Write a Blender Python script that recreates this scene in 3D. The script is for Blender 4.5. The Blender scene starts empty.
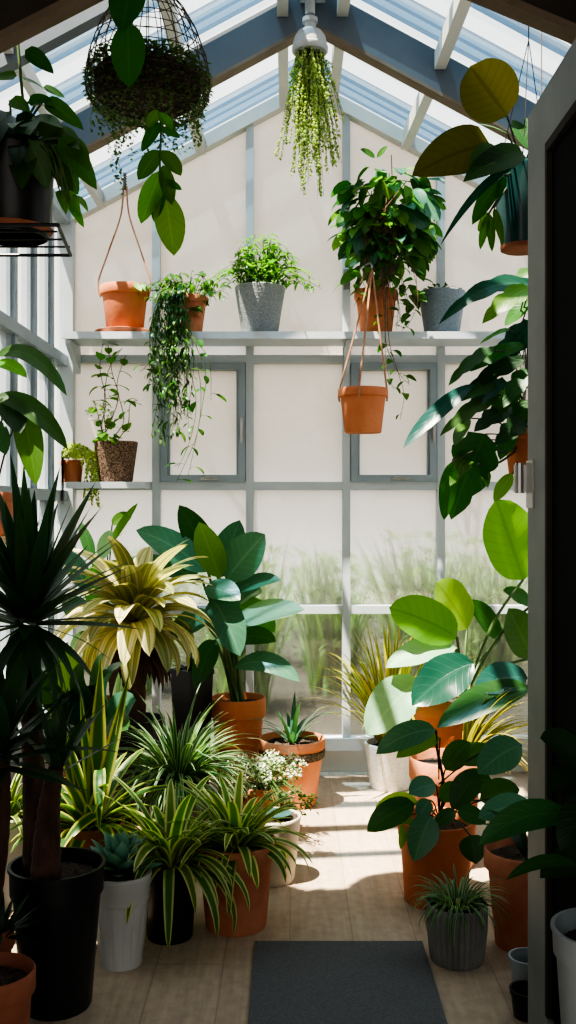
import bpy, math, random
import numpy as np
from mathutils import Vector, noise
random.seed(7)
C = bpy.context.scene.collection
F = 1000.0            # focal length in pixels of the 576x1024 frame
CH = 1.3              # camera height
def P(px, py, d):     # a point seen at that pixel, standing d metres into the room
    return Vector(((px-290)*d/F, d, CH-(py-508)*d/F))
def X(px, d): return (px-290)*d/F
def Zp(py, d): return CH-(py-508)*d/F
U = random.uniform
D = 4.96              # back wall
XL, XR, XM = -1.13, 1.31, 0.09
def roof(x): return CH + 2.10 - .54*abs(x-XM)

# ------------------------------------------------------------------ materials
M = {}
def new_mat(name):
    m = bpy.data.materials.new(name); m.use_nodes = True
    nt = m.node_tree; nt.nodes.clear()
    out = nt.nodes.new('ShaderNodeOutputMaterial')
    M[name] = m
    return m, nt, out
def N(nt, t, **kw):
    n = nt.nodes.new(t)
    for k, v in kw.items():
        if k in n.inputs.keys(): n.inputs[k].default_value = v
        else: setattr(n, k, v)
    return n
def mathn(nt, op, a, b=None, c=None, clamp=False):
    n = nt.nodes.new('ShaderNodeMath'); n.operation = op; n.use_clamp = clamp
    for i, v in enumerate((a, b, c)):
        if v is None: continue
        if isinstance(v, (int, float)): n.inputs[i].default_value = v
        else: nt.links.new(v, n.inputs[i])
    return n.outputs[0]
def mixc(nt, f, a, b, mode='MIX'):
    n = nt.nodes.new('ShaderNodeMix'); n.data_type = 'RGBA'; n.blend_type = mode
    for i, v in ((0, f), (6, a), (7, b)):
        if isinstance(v, (int, float)): n.inputs[i].default_value = v
        elif isinstance(v, tuple): n.inputs[i].default_value = (*v[:3], 1)
        else: nt.links.new(v, n.inputs[i])
    return n.outputs[2]
def mixs(nt, f, a, b):
    n = nt.nodes.new('ShaderNodeMixShader')
    if isinstance(f, (int, float)): n.inputs[0].default_value = f
    else: nt.links.new(f, n.inputs[0])
    nt.links.new(a, n.inputs[1]); nt.links.new(b, n.inputs[2])
    return n.outputs[0]
def noisen(nt, scale, detail=3, rough=.55, co='Object', stretch=None):
    tc = nt.nodes.new('ShaderNodeTexCoord'); src = tc.outputs[co]
    if stretch:
        mp = nt.nodes.new('ShaderNodeMapping'); mp.inputs['Scale'].default_value = stretch
        nt.links.new(src, mp.inputs[0]); src = mp.outputs[0]
    n = nt.nodes.new('ShaderNodeTexNoise'); n.inputs['Scale'].default_value = scale
    n.inputs['Detail'].default_value = detail; n.inputs['Roughness'].default_value = rough
    nt.links.new(src, n.inputs['Vector'])
    return n.outputs['Fac']
def ramp(nt, fac, a, b, lo=.3, hi=.7):
    f = nt.nodes.new('ShaderNodeMapRange'); f.inputs[1].default_value = lo; f.inputs[2].default_value = hi
    nt.links.new(fac, f.inputs[0])
    return mixc(nt, f.outputs[0], a, b)
def surf(name, c1, c2, scale=8, rough=.6, bump=.0, bscale=40, metal=0, stretch=None, lo=.3, hi=.7, spec=.4):
    m, nt, out = new_mat(name)
    p = N(nt, 'ShaderNodeBsdfPrincipled', Roughness=rough, Metallic=metal)
    p.inputs['Specular IOR Level'].default_value = spec
    nt.links.new(ramp(nt, noisen(nt, scale, 4, stretch=stretch), c1, c2, lo, hi), p.inputs['Base Color'])
    if bump:
        b = nt.nodes.new('ShaderNodeBump'); b.inputs['Strength'].default_value = bump; b.inputs['Distance'].default_value = .01
        nt.links.new(noisen(nt, bscale, 3, stretch=stretch), b.inputs['Height']); nt.links.new(b.outputs[0], p.inputs['Normal'])
    nt.links.new(p.outputs[0], out.inputs[0])
    return m
def leafmat(name, c1, c2=None, pat='vein', trans=.4, rough=.38, tint=(1.35, 1.5, .55), k=16, jit=.5):
    """leaf colours: uv.x across the blade, uv.y along it, layer 'rnd' one number per leaf"""
    m, nt, out = new_mat(name)
    c2 = c2 or tuple(min(1, v*1.7) for v in c1)
    uv = N(nt, 'ShaderNodeUVMap', uv_map='UVMap'); sp = nt.nodes.new('ShaderNodeSeparateXYZ'); nt.links.new(uv.outputs[0], sp.inputs[0])
    rv = N(nt, 'ShaderNodeUVMap', uv_map='rnd'); sr = nt.nodes.new('ShaderNodeSeparateXYZ'); nt.links.new(rv.outputs[0], sr.inputs[0])
    ac = mathn(nt, 'MULTIPLY', mathn(nt, 'ABSOLUTE', mathn(nt, 'SUBTRACT', sp.outputs[0], .5)), 2)
    if pat == 'vein':
        rib = mathn(nt, 'LESS_THAN', ac, .07)
        w = mathn(nt, 'SINE', mathn(nt, 'MULTIPLY', mathn(nt, 'SUBTRACT', sp.outputs[1], mathn(nt, 'MULTIPLY', ac, .22)), 6.283*k*.5))
        v = mathn(nt, 'MULTIPLY', mathn(nt, 'SUBTRACT', w, .75, clamp=True), 2.0)
        f = mathn(nt, 'MAXIMUM', rib, v, clamp=True)
        f = mathn(nt, 'MULTIPLY', f, .34)
    elif pat == 'edge':
        f = mathn(nt, 'MULTIPLY', mathn(nt, 'SUBTRACT', ac, .5), 4.5, clamp=True)
    elif pat == 'centre':
        f = mathn(nt, 'MULTIPLY', mathn(nt, 'SUBTRACT', .5, ac), 8, clamp=True)
    elif pat == 'streak':
        q = mathn(nt, 'SINE', mathn(nt, 'ADD', mathn(nt, 'MULTIPLY', sp.outputs[0], 17), mathn(nt, 'MULTIPLY', sr.outputs[0], 30)))
        q2 = mathn(nt, 'SINE', mathn(nt, 'ADD', mathn(nt, 'MULTIPLY', sp.outputs[0], 41), mathn(nt, 'MULTIPLY', sr.outputs[1], 40)))
        f = mathn(nt, 'ADD', mathn(nt, 'ADD', mathn(nt, 'MULTIPLY', q, .28), mathn(nt, 'MULTIPLY', q2, .2)), mathn(nt, 'ADD', mathn(nt, 'MULTIPLY', ac, .35), mathn(nt, 'MULTIPLY', sr.outputs[0], .45)), clamp=True)
    elif pat == 'stripe':
        f = mathn(nt, 'MULTIPLY', mathn(nt, 'ADD', mathn(nt, 'SINE', mathn(nt, 'MULTIPLY', ac, 11)), .4), 1.2, clamp=True)
    elif pat == 'tip':
        f = mathn(nt, 'POWER', sp.outputs[1], 1.6)
    else:
        f = mathn(nt, 'MULTIPLY', ac, .25)
    col = mixc(nt, f, c1, c2)
    br = mathn(nt, 'ADD', mathn(nt, 'MULTIPLY', sr.outputs[0], jit), 1-jit*.5)
    hs = nt.nodes.new('ShaderNodeHueSaturation'); nt.links.new(br, hs.inputs['Value']); nt.links.new(col, hs.inputs['Color'])
    hue = mathn(nt, 'ADD', mathn(nt, 'MULTIPLY', sr.outputs[1], .05), .475); nt.links.new(hue, hs.inputs['Hue'])
    col = hs.outputs[0]
    p = N(nt, 'ShaderNodeBsdfPrincipled', Roughness=rough); p.inputs['Specular IOR Level'].default_value = .35
    nt.links.new(col, p.inputs['Base Color'])
    if pat == 'vein':
        b = nt.nodes.new('ShaderNodeBump'); b.inputs['Strength'].default_value = .35; b.inputs['Distance'].default_value = .004
        nt.links.new(f, b.inputs['Height']); nt.links.new(b.outputs[0], p.inputs['Normal'])
    t = nt.nodes.new('ShaderNodeBsdfTranslucent'); nt.links.new(mixc(nt, 1.0, col, tint, 'MULTIPLY'), t.inputs[0])
    nt.links.new(mixs(nt, trans, p.outputs[0], t.outputs[0]), out.inputs[0])
    return m

# foliage
leafmat('leaf_deep', (.034, .10, .028), (.07, .17, .05), trans=.38)
leafmat('leaf_dark', (.014, .045, .014), (.035, .085, .028), trans=.3)
leafmat('leaf_mid', (.05, .155, .022), (.10, .24, .05), trans=.42)
leafmat('leaf_bright', (.11, .27, .035), (.2, .38, .07), trans=.5)
leafmat('leaf_blue', (.06, .17, .105), (.16, .31, .21), trans=.28, rough=.32)
leafmat('leaf_teal', (.016, .075, .057), (.05, .14, .11), trans=.25, rough=.3)
leafmat('leaf_mint', (.24, .42, .25), (.38, .55, .36), trans=.35, rough=.4)
leafmat('leaf_olive', (.085, .09, .018), (.02, .025, .006), trans=.5, tint=(1.45, 1.2, .4), jit=.25, k=16)
leafmat('leaf_small', (.05, .13, .03), (.09, .2, .05), 'plain', trans=.4)
leafmat('leaf_pearl', (.42, .50, .2), (.55, .6, .3), 'plain', trans=.45)
leafmat('leaf_yellow', (.52, .58, .2), (.7, .7, .32), 'plain', trans=.45)
leafmat('leaf_cage', (.10, .17, .06), (.16, .26, .1), 'plain', trans=.3)
leafmat('leaf_brom', (.25, .29, .075), (.78, .70, .42), 'streak', trans=.35, tint=(1.25, 1.15, .6), jit=.8)
leafmat('leaf_spider', (.10, .21, .035), (.60, .62, .27), 'edge', trans=.42)
leafmat('leaf_sans', (.05, .13, .035), (.42, .45, .1), 'edge', trans=.35)
leafmat('leaf_grass', (.05, .15, .055), (.36, .46, .28), 'edge', trans=.35, jit=.7)
leafmat('leaf_spear', (.022, .07, .028), (.05, .12, .045), 'plain', trans=.25, rough=.4)
leafmat('leaf_gold', (.26, .25, .035), (.5, .42, .1), 'edge', trans=.45, jit=.6)
leafmat('leaf_agave', (.07, .19, .15), (.17, .32, .25), 'tip', trans=.15)
leafmat('leaf_white', (.55, .6, .5), (.75, .78, .7), 'plain', trans=.3)
leafmat('leaf_lime', (.19, .37, .045), (.08, .2, .02), trans=.6, tint=(1.2, 1.4, .5), jit=.25)
leafmat('leaf_out', (.11, .21, .07), (.22, .33, .12), 'plain', trans=.4, jit=.9)
surf('stem', (.05, .1, .03), (.09, .15, .04), 20, .5)
surf('stem_dark', (.02, .03, .015), (.04, .04, .02), 20, .6)
surf('stem_brown', (.12, .075, .045), (.2, .13, .08), 20, .7)
surf('bark', (.035, .018, .012), (.10, .05, .03), 30, .85, .9, 60, stretch=(1, 1, .35))
surf('soil', (.02, .015, .011), (.10, .07, .05), 60, .95, 1, 120)
# pots
surf('terracotta', (.48, .145, .058), (.58, .215, .098), 7, .75, .15, 60)
surf('terracotta_old', (.38, .12, .06), (.54, .23, .13), 9, .8, .25, 50)
surf('terracotta_pale', (.50, .16, .065), (.60, .27, .14), 6, .8, .2, 50)
surf('terracotta_dark', (.24, .075, .04), (.38, .14, .075), 9, .75, .2, 50)
surf('black_plastic', (.008, .008, .009), (.014, .014, .016), 10, .38)
surf('white_plastic', (.40, .40, .38), (.48, .48, .455), 6, .45)
surf('grey_plastic', (.27, .30, .31), (.34, .37, .38), 6, .4)
surf('cream_ceramic', (.55, .49, .38), (.68, .62, .5), 9, .5, .1, 60)
surf('white_speckled', (.5, .5, .47), (.80, .80, .76), 130, .55, .3, 120, lo=.3, hi=.48)
surf('grey_hammered', (.19, .205, .21), (.36, .38, .38), 160, .55, .9, 150)
surf('bluegrey_hammered', (.17, .21, .24), (.27, .32, .35), 150, .5, .9, 140)
surf('grey_ribbed', (.17, .165, .155), (.26, .255, .24), 12, .7, .2, 60)
surf('teal_glaze', (.012, .05, .05), (.025, .085, .08), 10, .25)
surf('woven', (.07, .038, .022), (.34, .22, .15), 150, .8, 1.0, 150, lo=.42, hi=.58)
surf('band', (.02, .018, .014), (.18, .13, .07), 120, .8, 1, 120, lo=.4, hi=.6)
# building
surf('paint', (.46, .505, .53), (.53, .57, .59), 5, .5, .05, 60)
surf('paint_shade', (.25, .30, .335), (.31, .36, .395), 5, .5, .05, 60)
surf('paint_sunlit', (.50, .50, .47), (.58, .575, .54), 5, .5, .05, 60)  # sunlight on the gable rail and purlins put into their paint colour
surf('paint_white', (.62, .64, .63), (.7, .71, .69), 5, .5)
surf('wood_trim', (.16, .12, .085), (.24, .19, .14), 6, .7, .2, 60)
surf('dark_wall', (.04, .034, .028), (.058, .048, .04), 5, .85, .2, 40)
surf('porch_wall', (.10, .095, .09), (.14, .13, .12), 4, .85)
surf('rafter_paint', (.10, .12, .14), (.135, .155, .175), 5, .6)
surf('door_dark', (.008, .008, .008), (.013, .012, .012), 5, .8, spec=.1)
surf('door_paint', (.20, .215, .205), (.27, .285, .27), 5, .5)
surf('wire', (.05, .035, .025), (.11, .075, .05), 30, .55, metal=.4)
surf('black_wire', (.008, .008, .008), (.014, .014, .014), 30, .4)
surf('rope', (.30, .14, .08), (.45, .24, .14), 80, .85)
surf('twine', (.10, .07, .05), (.2, .14, .1), 60, .9)
surf('steel', (.35, .34, .32), (.45, .44, .42), 20, .35, metal=.8)
surf('lamp_white', (.36, .37, .37), (.42, .43, .43), 8, .5)
surf('rug', (.11, .115, .118), (.17, .175, .178), 160, .95, .6, 220)
surf('wood_stand', (.12, .07, .04), (.2, .12, .07), 8, .65, .2, 40, stretch=(1, 1, .2))
surf('ground_out', (.010, .011, .008), (.03, .029, .02), 3, .95, .5, 20)
surf('bark_out', (.16, .13, .11), (.24, .2, .17), 12, .9)

def glassmat(name, tint, haze_lo, haze_hi, z0, z1, noise_amt=.12, diff=.35, clear=(.95, .97, .97), blur=0):
    """whitewashed / misted glass: milkier higher up, clearer near the ground"""
    m, nt, out = new_mat(name)
    g = nt.nodes.new('ShaderNodeNewGeometry'); s = nt.nodes.new('ShaderNodeSeparateXYZ'); nt.links.new(g.outputs['Position'], s.inputs[0])
    mr = nt.nodes.new('ShaderNodeMapRange'); mr.inputs[1].default_value = z0; mr.inputs[2].default_value = z1
    mr.inputs[3].default_value = haze_lo; mr.inputs[4].default_value = haze_hi; mr.interpolation_type = 'SMOOTHSTEP'
    nt.links.new(s.outputs[2], mr.inputs[0])
    nz = noisen(nt, 2.2, 6, .65)
    nf = noisen(nt, 110, 2, .6)
    h = mathn(nt, 'ADD', mr.outputs[0], mathn(nt, 'MULTIPLY', mathn(nt, 'SUBTRACT', nz, .5), noise_amt*2))
    h = mathn(nt, 'ADD', h, mathn(nt, 'MULTIPLY', mathn(nt, 'SUBTRACT', nf, .5), noise_amt*.9), clamp=True)
    tr = N(nt, 'ShaderNodeBsdfTransparent', Color=(*clear, 1))
    tl = N(nt, 'ShaderNodeBsdfTranslucent', Color=(*tint, 1)); df = N(nt, 'ShaderNodeBsdfDiffuse', Color=(*tint, 1))
    gl = N(nt, 'ShaderNodeBsdfGlossy', Roughness=.15)
    see = tr.outputs[0]
    if blur:
        rf_ = N(nt, 'ShaderNodeBsdfRefraction', Color=(*clear, 1), Roughness=.22, IOR=1.12); see = mixs(nt, blur, see, rf_.outputs[0])
    a = mixs(nt, h, see, mixs(nt, diff, tl.outputs[0], df.outputs[0]))
    nt.links.new(mixs(nt, .03, a, gl.outputs[0]), out.inputs[0])
    return m
glassmat('frosted', (.80, .675, .575), .12, .93, .45, 1.7, .16, blur=.65)
glassmat('side_glass', (.66, .68, .66), .25, .36, .3, 1.6, .1)
glassmat('roof_glass', (.95, .97, .98), .05, .05, 0, 1, .03)
glassmat('lath', (.10, .18, .28), .35, .35, 0, 1, .0, diff=.6, clear=(.07, .14, .23))
glassmat('lath_pale', (.2, .3, .4), .25, .25, 0, 1, .0, diff=.6, clear=(.20, .33, .46))
def floormat():
    m, nt, out = new_mat('floor_planks')
    tc = nt.nodes.new('ShaderNodeTexCoord'); mp = nt.nodes.new('ShaderNodeMapping'); mp.inputs['Rotation'].default_value = (0, 0, math.pi/2)
    nt.links.new(tc.outputs['Object'], mp.inputs[0])
    b = nt.nodes.new('ShaderNodeTexBrick'); nt.links.new(mp.outputs[0], b.inputs[0])
    b.inputs['Scale'].default_value = 1; b.inputs['Brick Width'].default_value = 1.9; b.inputs['Row Height'].default_value = .19
    b.inputs['Mortar Size'].default_value = .0022; b.inputs['Mortar Smooth'].default_value = .3
    b.inputs['Color1'].default_value = (.50, .385, .28, 1); b.inputs['Color2'].default_value = (.55, .43, .32, 1); b.inputs['Mortar'].default_value = (.39, .295, .215, 1)
    n = noisen(nt, 5, 5, .6, stretch=(9, .8, 1)); n2 = noisen(nt, 26, 4, .6)
    c = mixc(nt, .55, b.outputs['Color'], ramp(nt, n, (.5, .5, .5), (1, 1, 1), .25, .75), 'MULTIPLY')
    c = mixc(nt, .35, c, ramp(nt, n2, (.55, .52, .5), (1, 1, 1), .3, .6), 'MULTIPLY')
    p = N(nt, 'ShaderNodeBsdfPrincipled', Roughness=.6)
    nt.links.new(c, p.inputs['Base Color'])
    bp = nt.nodes.new('ShaderNodeBump'); bp.inputs['Strength'].default_value = .25; bp.inputs['Distance'].default_value = .004
    nt.links.new(n, bp.inputs['Height']); nt.links.new(bp.outputs[0], p.inputs['Normal'])
    nt.links.new(p.outputs[0], out.inputs[0])
floormat()

# ------------------------------------------------------------------ mesh builder
class MB:
    def __init__(s): s.v = []; s.f = []; s.uv = []; s.rn = []
    def face(s, idx, uvs=None, r=(.5, .5)):
        s.f.append(idx); n = len(idx)
        s.uv.extend(uvs if uvs else [(.5, .5)]*n); s.rn.extend([r]*n)
    def box(s, x0, x1, y0, y1, z0, z1):
        i = len(s.v)
        s.v += [(x0,y0,z0),(x1,y0,z0),(x1,y1,z0),(x0,y1,z0),(x0,y0,z1),(x1,y0,z1),(x1,y1,z1),(x0,y1,z1)]
        for q in ((0,3,2,1),(4,5,6,7),(0,1,5,4),(1,2,6,5),(2,3,7,6),(3,0,4,7)): s.face([i+k for k in q])
        return s
    def prism(s, pts, ext):     # polygon (3-D points) pushed along a vector
        i = len(s.v); n = len(pts); e = Vector(ext)
        s.v += [tuple(p) for p in pts] + [tuple(Vector(p)+e) for p in pts]
        s.face(list(range(i, i+n))[::-1]); s.face(list(range(i+n, i+2*n)))
        for k in range(n): s.face([i+k, i+(k+1)%n, i+n+(k+1)%n, i+n+k])
        return s
    def poly(s, pts):
        i = len(s.v); s.v += [tuple(p) for p in pts]; s.face(list(range(i, i+len(pts))))
        return s
    def beam(s, a, b, w, h, up=(0,0,1)):    # square bar from a to b
        a = Vector(a); b = Vector(b); t = (b-a).normalized(); sd = t.cross(Vector(up)).normalized(); u = sd.cross(t)
        pts = [a+sd*w/2+u*h/2, a-sd*w/2+u*h/2, a-sd*w/2-u*h/2, a+sd*w/2-u*h/2]
        return s.prism(pts, b-a)
    def tube(s, pts, r, seg=6, cap=True):
        pts = [Vector(p) for p in pts]; n = len(pts)
        rs = r if isinstance(r, (list, tuple)) else [r]*n
        ref = Vector((.31, .17, .93)); i0 = len(s.v)
        for k, p in enumerate(pts):
            t = (pts[min(k+1, n-1)]-pts[max(k-1, 0)])
            t = t.normalized() if t.length > 1e-9 else Vector((0,0,1))
            a = t.cross(ref)
            if a.length < .05: a = t.cross(Vector((1,0,0)))
            a.normalize(); b = t.cross(a)
            for j in range(seg):
                th = 2*math.pi*j/seg; s.v.append(tuple(p+(a*math.cos(th)+b*math.sin(th))*rs[k]))
        for k in range(n-1):
            for j in range(seg):
                s.face([i0+k*seg+j, i0+k*seg+(j+1)%seg, i0+(k+1)*seg+(j+1)%seg, i0+(k+1)*seg+j])
        if cap: s.face([i0+j for j in range(seg)][::-1]); s.face([i0+(n-1)*seg+j for j in range(seg)])
        return s
    def lathe(s, prof, c, seg=40, mod=None, closed=False):
        i0 = len(s.v); n = len(prof)
        for (r, z) in prof:
            for j in range(seg):
                th = 2*math.pi*j/seg; rr = mod(th, r, z) if mod else r
                s.v.append((c[0]+rr*math.cos(th), c[1]+rr*math.sin(th), c[2]+z))
        for k in range(n-1):
            for j in range(seg): s.face([i0+k*seg+j, i0+k*seg+(j+1)%seg, i0+(k+1)*seg+(j+1)%seg, i0+(k+1)*seg+j])
        if prof[0][0] > 1e-4: s.face([i0+j for j in range(seg)][::-1])
        if not closed and prof[-1][0] > 1e-4: s.face([i0+(n-1)*seg+j for j in range(seg)])
        return s
    def blade(s, cl, tan, side, nor, W, prof, fold=.15, nw=4, wave=0, wk=3, ph=0, r=None):
        r = r or (random.random(), random.random()); n = len(cl)-1; i0 = len(s.v)
        for k in range(n+1):
            t = k/n; w = W*max(prof(t), .004)/2
            for j in range(nw+1):
                u = -1+2*j/nw
                p = cl[k]+side[k]*(u*w)+nor[k]*(fold*abs(u)*w + wave*W*math.sin(wk*6.283*t+ph+(0 if u > 0 else 1.3))*abs(u))
                s.v.append(tuple(p))
        q = nw+1
        for k in range(n):
            for j in range(nw):
                a, b = i0+k*q+j, i0+(k+1)*q+j
                s.face([a, a+1, b+1, b], [(j/nw, k/n), ((j+1)/nw, k/n), ((j+1)/nw, (k+1)/n), (j/nw, (k+1)/n)], r)
        return s
    def leaf(s, b, t, W, arch=.1, face=(0, -1, .5), prof=None, fold=.15, nl=8, nw=4, wave=0, wk=2, r=None, bow=0):
        """a blade from point b to point t; arch lifts its middle, face is where its upper side looks"""
        b = Vector(b); t = Vector(t); L = (t-b).length; fc = Vector(face).normalized()
        m = (b+t)/2+Vector((0, 0, arch*L))+fc*bow*L
        cl, tn, sd, nr = [], [], [], []
        for k in range(nl+1):
            q = k/nl; cl.append(b*(1-q)**2+m*2*q*(1-q)+t*q*q)
            d = ((m-b)*(1-q)+(t-m)*q).normalized(); sv = d.cross(fc)
            if sv.length < .05: sv = d.cross(Vector((1, .2, 0)))
            sv.normalize(); nv = sv.cross(d)
            if nv.dot(fc) < 0: nv = -nv
            tn.append(d); sd.append(sv); nr.append(nv)
        return s.blade(cl, tn, sd, nr, W, prof or OV, fold, nw, wave, wk, U(0, 6), r)
    def bend(s, b, az, pitch, droop, L, W, prof=None, fold=.2, nl=8, nw=2, pw=1.4, roll=0, r=None, wave=0, wk=2):
        """a blade leaving b at a pitch and curving down by droop (radians) along its length"""
        p = Vector(b); cl, tn, sd, nr = [], [], [], []
        for k in range(nl+1):
            t = k/nl; a = pitch-droop*t**pw
            d = Vector((math.cos(az)*math.cos(a), math.sin(az)*math.cos(a), math.sin(a)))
            if k: p = p+d*(L/nl)
            sv = Vector((-math.sin(az), math.cos(az), 0)); nv = d.cross(sv)*-1
            nv = sv.cross(d)*-1
            if nv.z < 0 and abs(a) < 1.57: nv = -nv
            if roll:
                sv, nv = sv*math.cos(roll)+nv*math.sin(roll), nv*math.cos(roll)-sv*math.sin(roll)
            cl.append(p.copy()); tn.append(d); sd.append(sv); nr.append(nv)
        s.blade(cl, tn, sd, nr, W, prof or LA, fold, nw, wave, wk, U(0, 6), r)
        return p
    def bead(s, c, r, rr=None):
        i = len(s.v); c = Vector(c); rr = rr or (random.random(), random.random())
        for d in ((1,0,0),(-1,0,0),(0,1,0),(0,-1,0),(0,0,1.15),(0,0,-1.15)): s.v.append(tuple(c+Vector(d)*r))
        for q in ((0,2,4),(2,1,4),(1,3,4),(3,0,4),(2,0,5),(1,2,5),(3,1,5),(0,3,5)): s.face([i+k for k in q], None, rr)
    def build(s, name, mat, parent=None, smooth=True, clamp=False, sharp=40):
        me = bpy.data.meshes.new(name); v = np.array(s.v, dtype=float)
        if clamp:
            v[:, 0] = np.maximum(v[:, 0], XL+.045); v[:, 1] = np.minimum(v[:, 1], D-.045); v[:, 0] = np.minimum(v[:, 0], XR-.045)
        q = parent
        while q is not None: v = v-np.array(q.location); q = q.parent
        me.from_pydata(v.tolist(), [], s.f)
        for nm, dat in (('UVMap', s.uv), ('rnd', s.rn)):
            l = me.uv_layers.new(name=nm); l.data.foreach_set('uv', np.array(dat, dtype=np.float32).ravel())
        me.materials.append(M[mat] if isinstance(mat, str) else mat)
        if smooth:
            me.polygons.foreach_set('use_smooth', [True]*len(me.polygons))
            me.set_sharp_from_angle(angle=math.radians(sharp))
        me.update()
        o = bpy.data.objects.new(name, me); C.objects.link(o)
        if parent is not None: o.parent = parent
        return o
# blade outlines, t along the blade
def pf(a, b):
    mx = (a/(a+b))**a*(b/(a+b))**b
    return lambda t: (max(t, 0)**a)*(max(1-t, 0)**b)/mx
OV = pf(.65, .75); RD = pf(.5, .5); HT = pf(.38, .8); LA = pf(.45, .9); OB = pf(.9, .6)
ST = lambda t: min(1, .55+2.2*t)*(1-t**3.2)          # strap
SP = lambda t: (.62+.38*math.sin(min(t*2.2, 1.57)))*(1-t**1.9)   # spear
LB = lambda t: HT(t)*(.74+.26*abs(math.cos(t*3.14159*3.5)))       # lobed

def tag(o, label, cat, group=None, kind=None):
    o['label'] = label; o['category'] = cat
    if group: o['group'] = group
    if kind: o['kind'] = kind
    return o
def thing(name, label, cat, loc, group=None):
    o = bpy.data.objects.new(name, None); C.objects.link(o); o.location = loc; o.empty_display_size = .1
    return tag(o, label, cat, group)
def struct(o, label=None, cat=None):
    o['kind'] = 'structure'
    if label: o['label'] = label; o['category'] = cat
    return o
def curve(pts, n=16):       # smooth line through points
    pts = [Vector(p) for p in pts]; out = []; m = len(pts)
    for i in range(m-1):
        p0, p1, p2, p3 = pts[max(i-1,0)], pts[i], pts[i+1], pts[min(i+2,m-1)]
        k = max(2, n//(m-1))
        for j in range(k):
            t = j/k
            out.append(.5*((2*p1)+(p2-p0)*t+(2*p0-5*p1+4*p2-p3)*t*t+(3*p1-p0-3*p2+p3)*t**3))
    out.append(pts[-1]); return out

# ------------------------------------------------------------------ pots
def pot(root, r, h, mat, style='clay', rb=None, soil=True, fill=.035, c=None, seg=44):
    """pot standing on the thing's base (or on c); returns the height of the soil"""
    c = Vector(c) if c is not None else root.location.copy(); rb = rb or r*.68; mod = None; th = max(.006, r*.07)
    if style == 'clay':
        rh = h*.2; ro = r*.9
        prof = [(0, 0), (rb*.96, 0), (rb, .004), (ro, h-rh), (r*.985, h-rh+.002), (r, h-rh+.006), (r, h-.006), (r-.004, h), (r-th+.002, h), (r-th, h-.006), (ro-th, h-rh)]
    elif style == 'plain':
        prof = [(0, 0), (rb*.96, 0), (rb, .006), (r*.99, h-.012), (r, h-.005), (r-.003, h), (r-th, h), (r-th-.001, h-.006), (r-th-.004, h-.05)]
    elif style == 'nursery':
        prof = [(0, 0), (rb*.97, 0), (rb, .006), (r*.90, h*.80), (r*.955, h*.805), (r*.965, h*.97), (r, h*.975), (r, h), (r-th, h), (r*.90, h*.93), (r*.86, h*.8)]
    elif style == 'fluted':
        prof = [(0, 0), (rb*.97, 0), (rb, .006), (rb*1.003, .02), (rb+(r*.89-rb)*.5, h*.35), (r*.888, h*.66), (r*.89, h*.70), (r*.93, h*.715), (r*.93, h*.77), (r*.945, h*.78), (r*.945, h*.85), (r*.965, h*.86), (r*.97, h*.95), (r, h*.96), (r, h), (r-th, h), (r*.88, h*.9), (r*.85, h*.8)]
        mod = lambda t, q, z: q*(1-.07*max(0, math.cos(t*14))**4) if .01 < z < h*.69 and q > .3*r else q
        seg = 96
    elif style == 'ribbed':
        prof = [(0, 0), (rb*.94, 0), (rb, .01), (rb*1.02, .02), (r*.985, h*.55), (r*.995, h-.02), (r, h-.006), (r-.003, h), (r-th, h), (r-th-.001, h-.01), (r-th-.003, h-.05)]
        mod = lambda t, q, z: q*(1-.07*max(0, math.cos(t*30))**2) if .008 < z < h-.004 and q > r*.8 else q
        seg = 180
    elif style == 'banded':
        rh = h*.13
        prof = [(0, 0), (rb*.96, 0), (rb, .005), (r*.9, h*.70), (r*.93, h*.71), (r*.95, h*.85), (r*.985, h*.86), (r, h-.012), (r-.004, h), (r-th, h), (r-th-.003, h-.01), (r*.8, h*.8)]
    p = MB().lathe(prof, c, seg, mod, closed=True)
    z = h-fill if style != 'banded' else h-fill
    o = p.build('pot', mat, root)
    if style == 'banded':
        b = MB().lathe([(r*.945, h*.715), (r*.968, h*.73), (r*.985, h*.83), (r*.965, h*.845)], c, 60, lambda t, q, zz: q*(1+.004*math.cos(t*60)), closed=True).build('woven_band', 'band', o)
    if soil:
        i = MB(); rs = (r-th)*(.96 if style in ('plain', 'ribbed') else .9)
        rings = [(rs*k/7, z+.006*math.sin(k*2.1)+(.004 if k < 6 else 0)) for k in range(7, -1, -1)]
        i.lathe(rings, c, 28, lambda t, q, zz: q, closed=True)
        i.v = [(a, b_, q+U(-.005, .005)) for a, b_, q in i.v]
        for k in range(45):
            a = U(0, 6.28); q = rs*math.sqrt(random.random())*.95; i.bead((c.x+q*math.cos(a), c.y+q*math.sin(a), c.z+z+.004), U(.003, .007))
        i.build('soil', 'soil', root)
    return c.z+z
def saucer(root, r, mat, z=0):
    c = root.location+Vector((0, 0, z))
    MB().lathe([(0, 0), (r*.82, 0), (r, .024), (r-.004, .026), (r*.82, .007), (0, .006)], c, 40, closed=True).build('saucer', mat, root)

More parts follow.
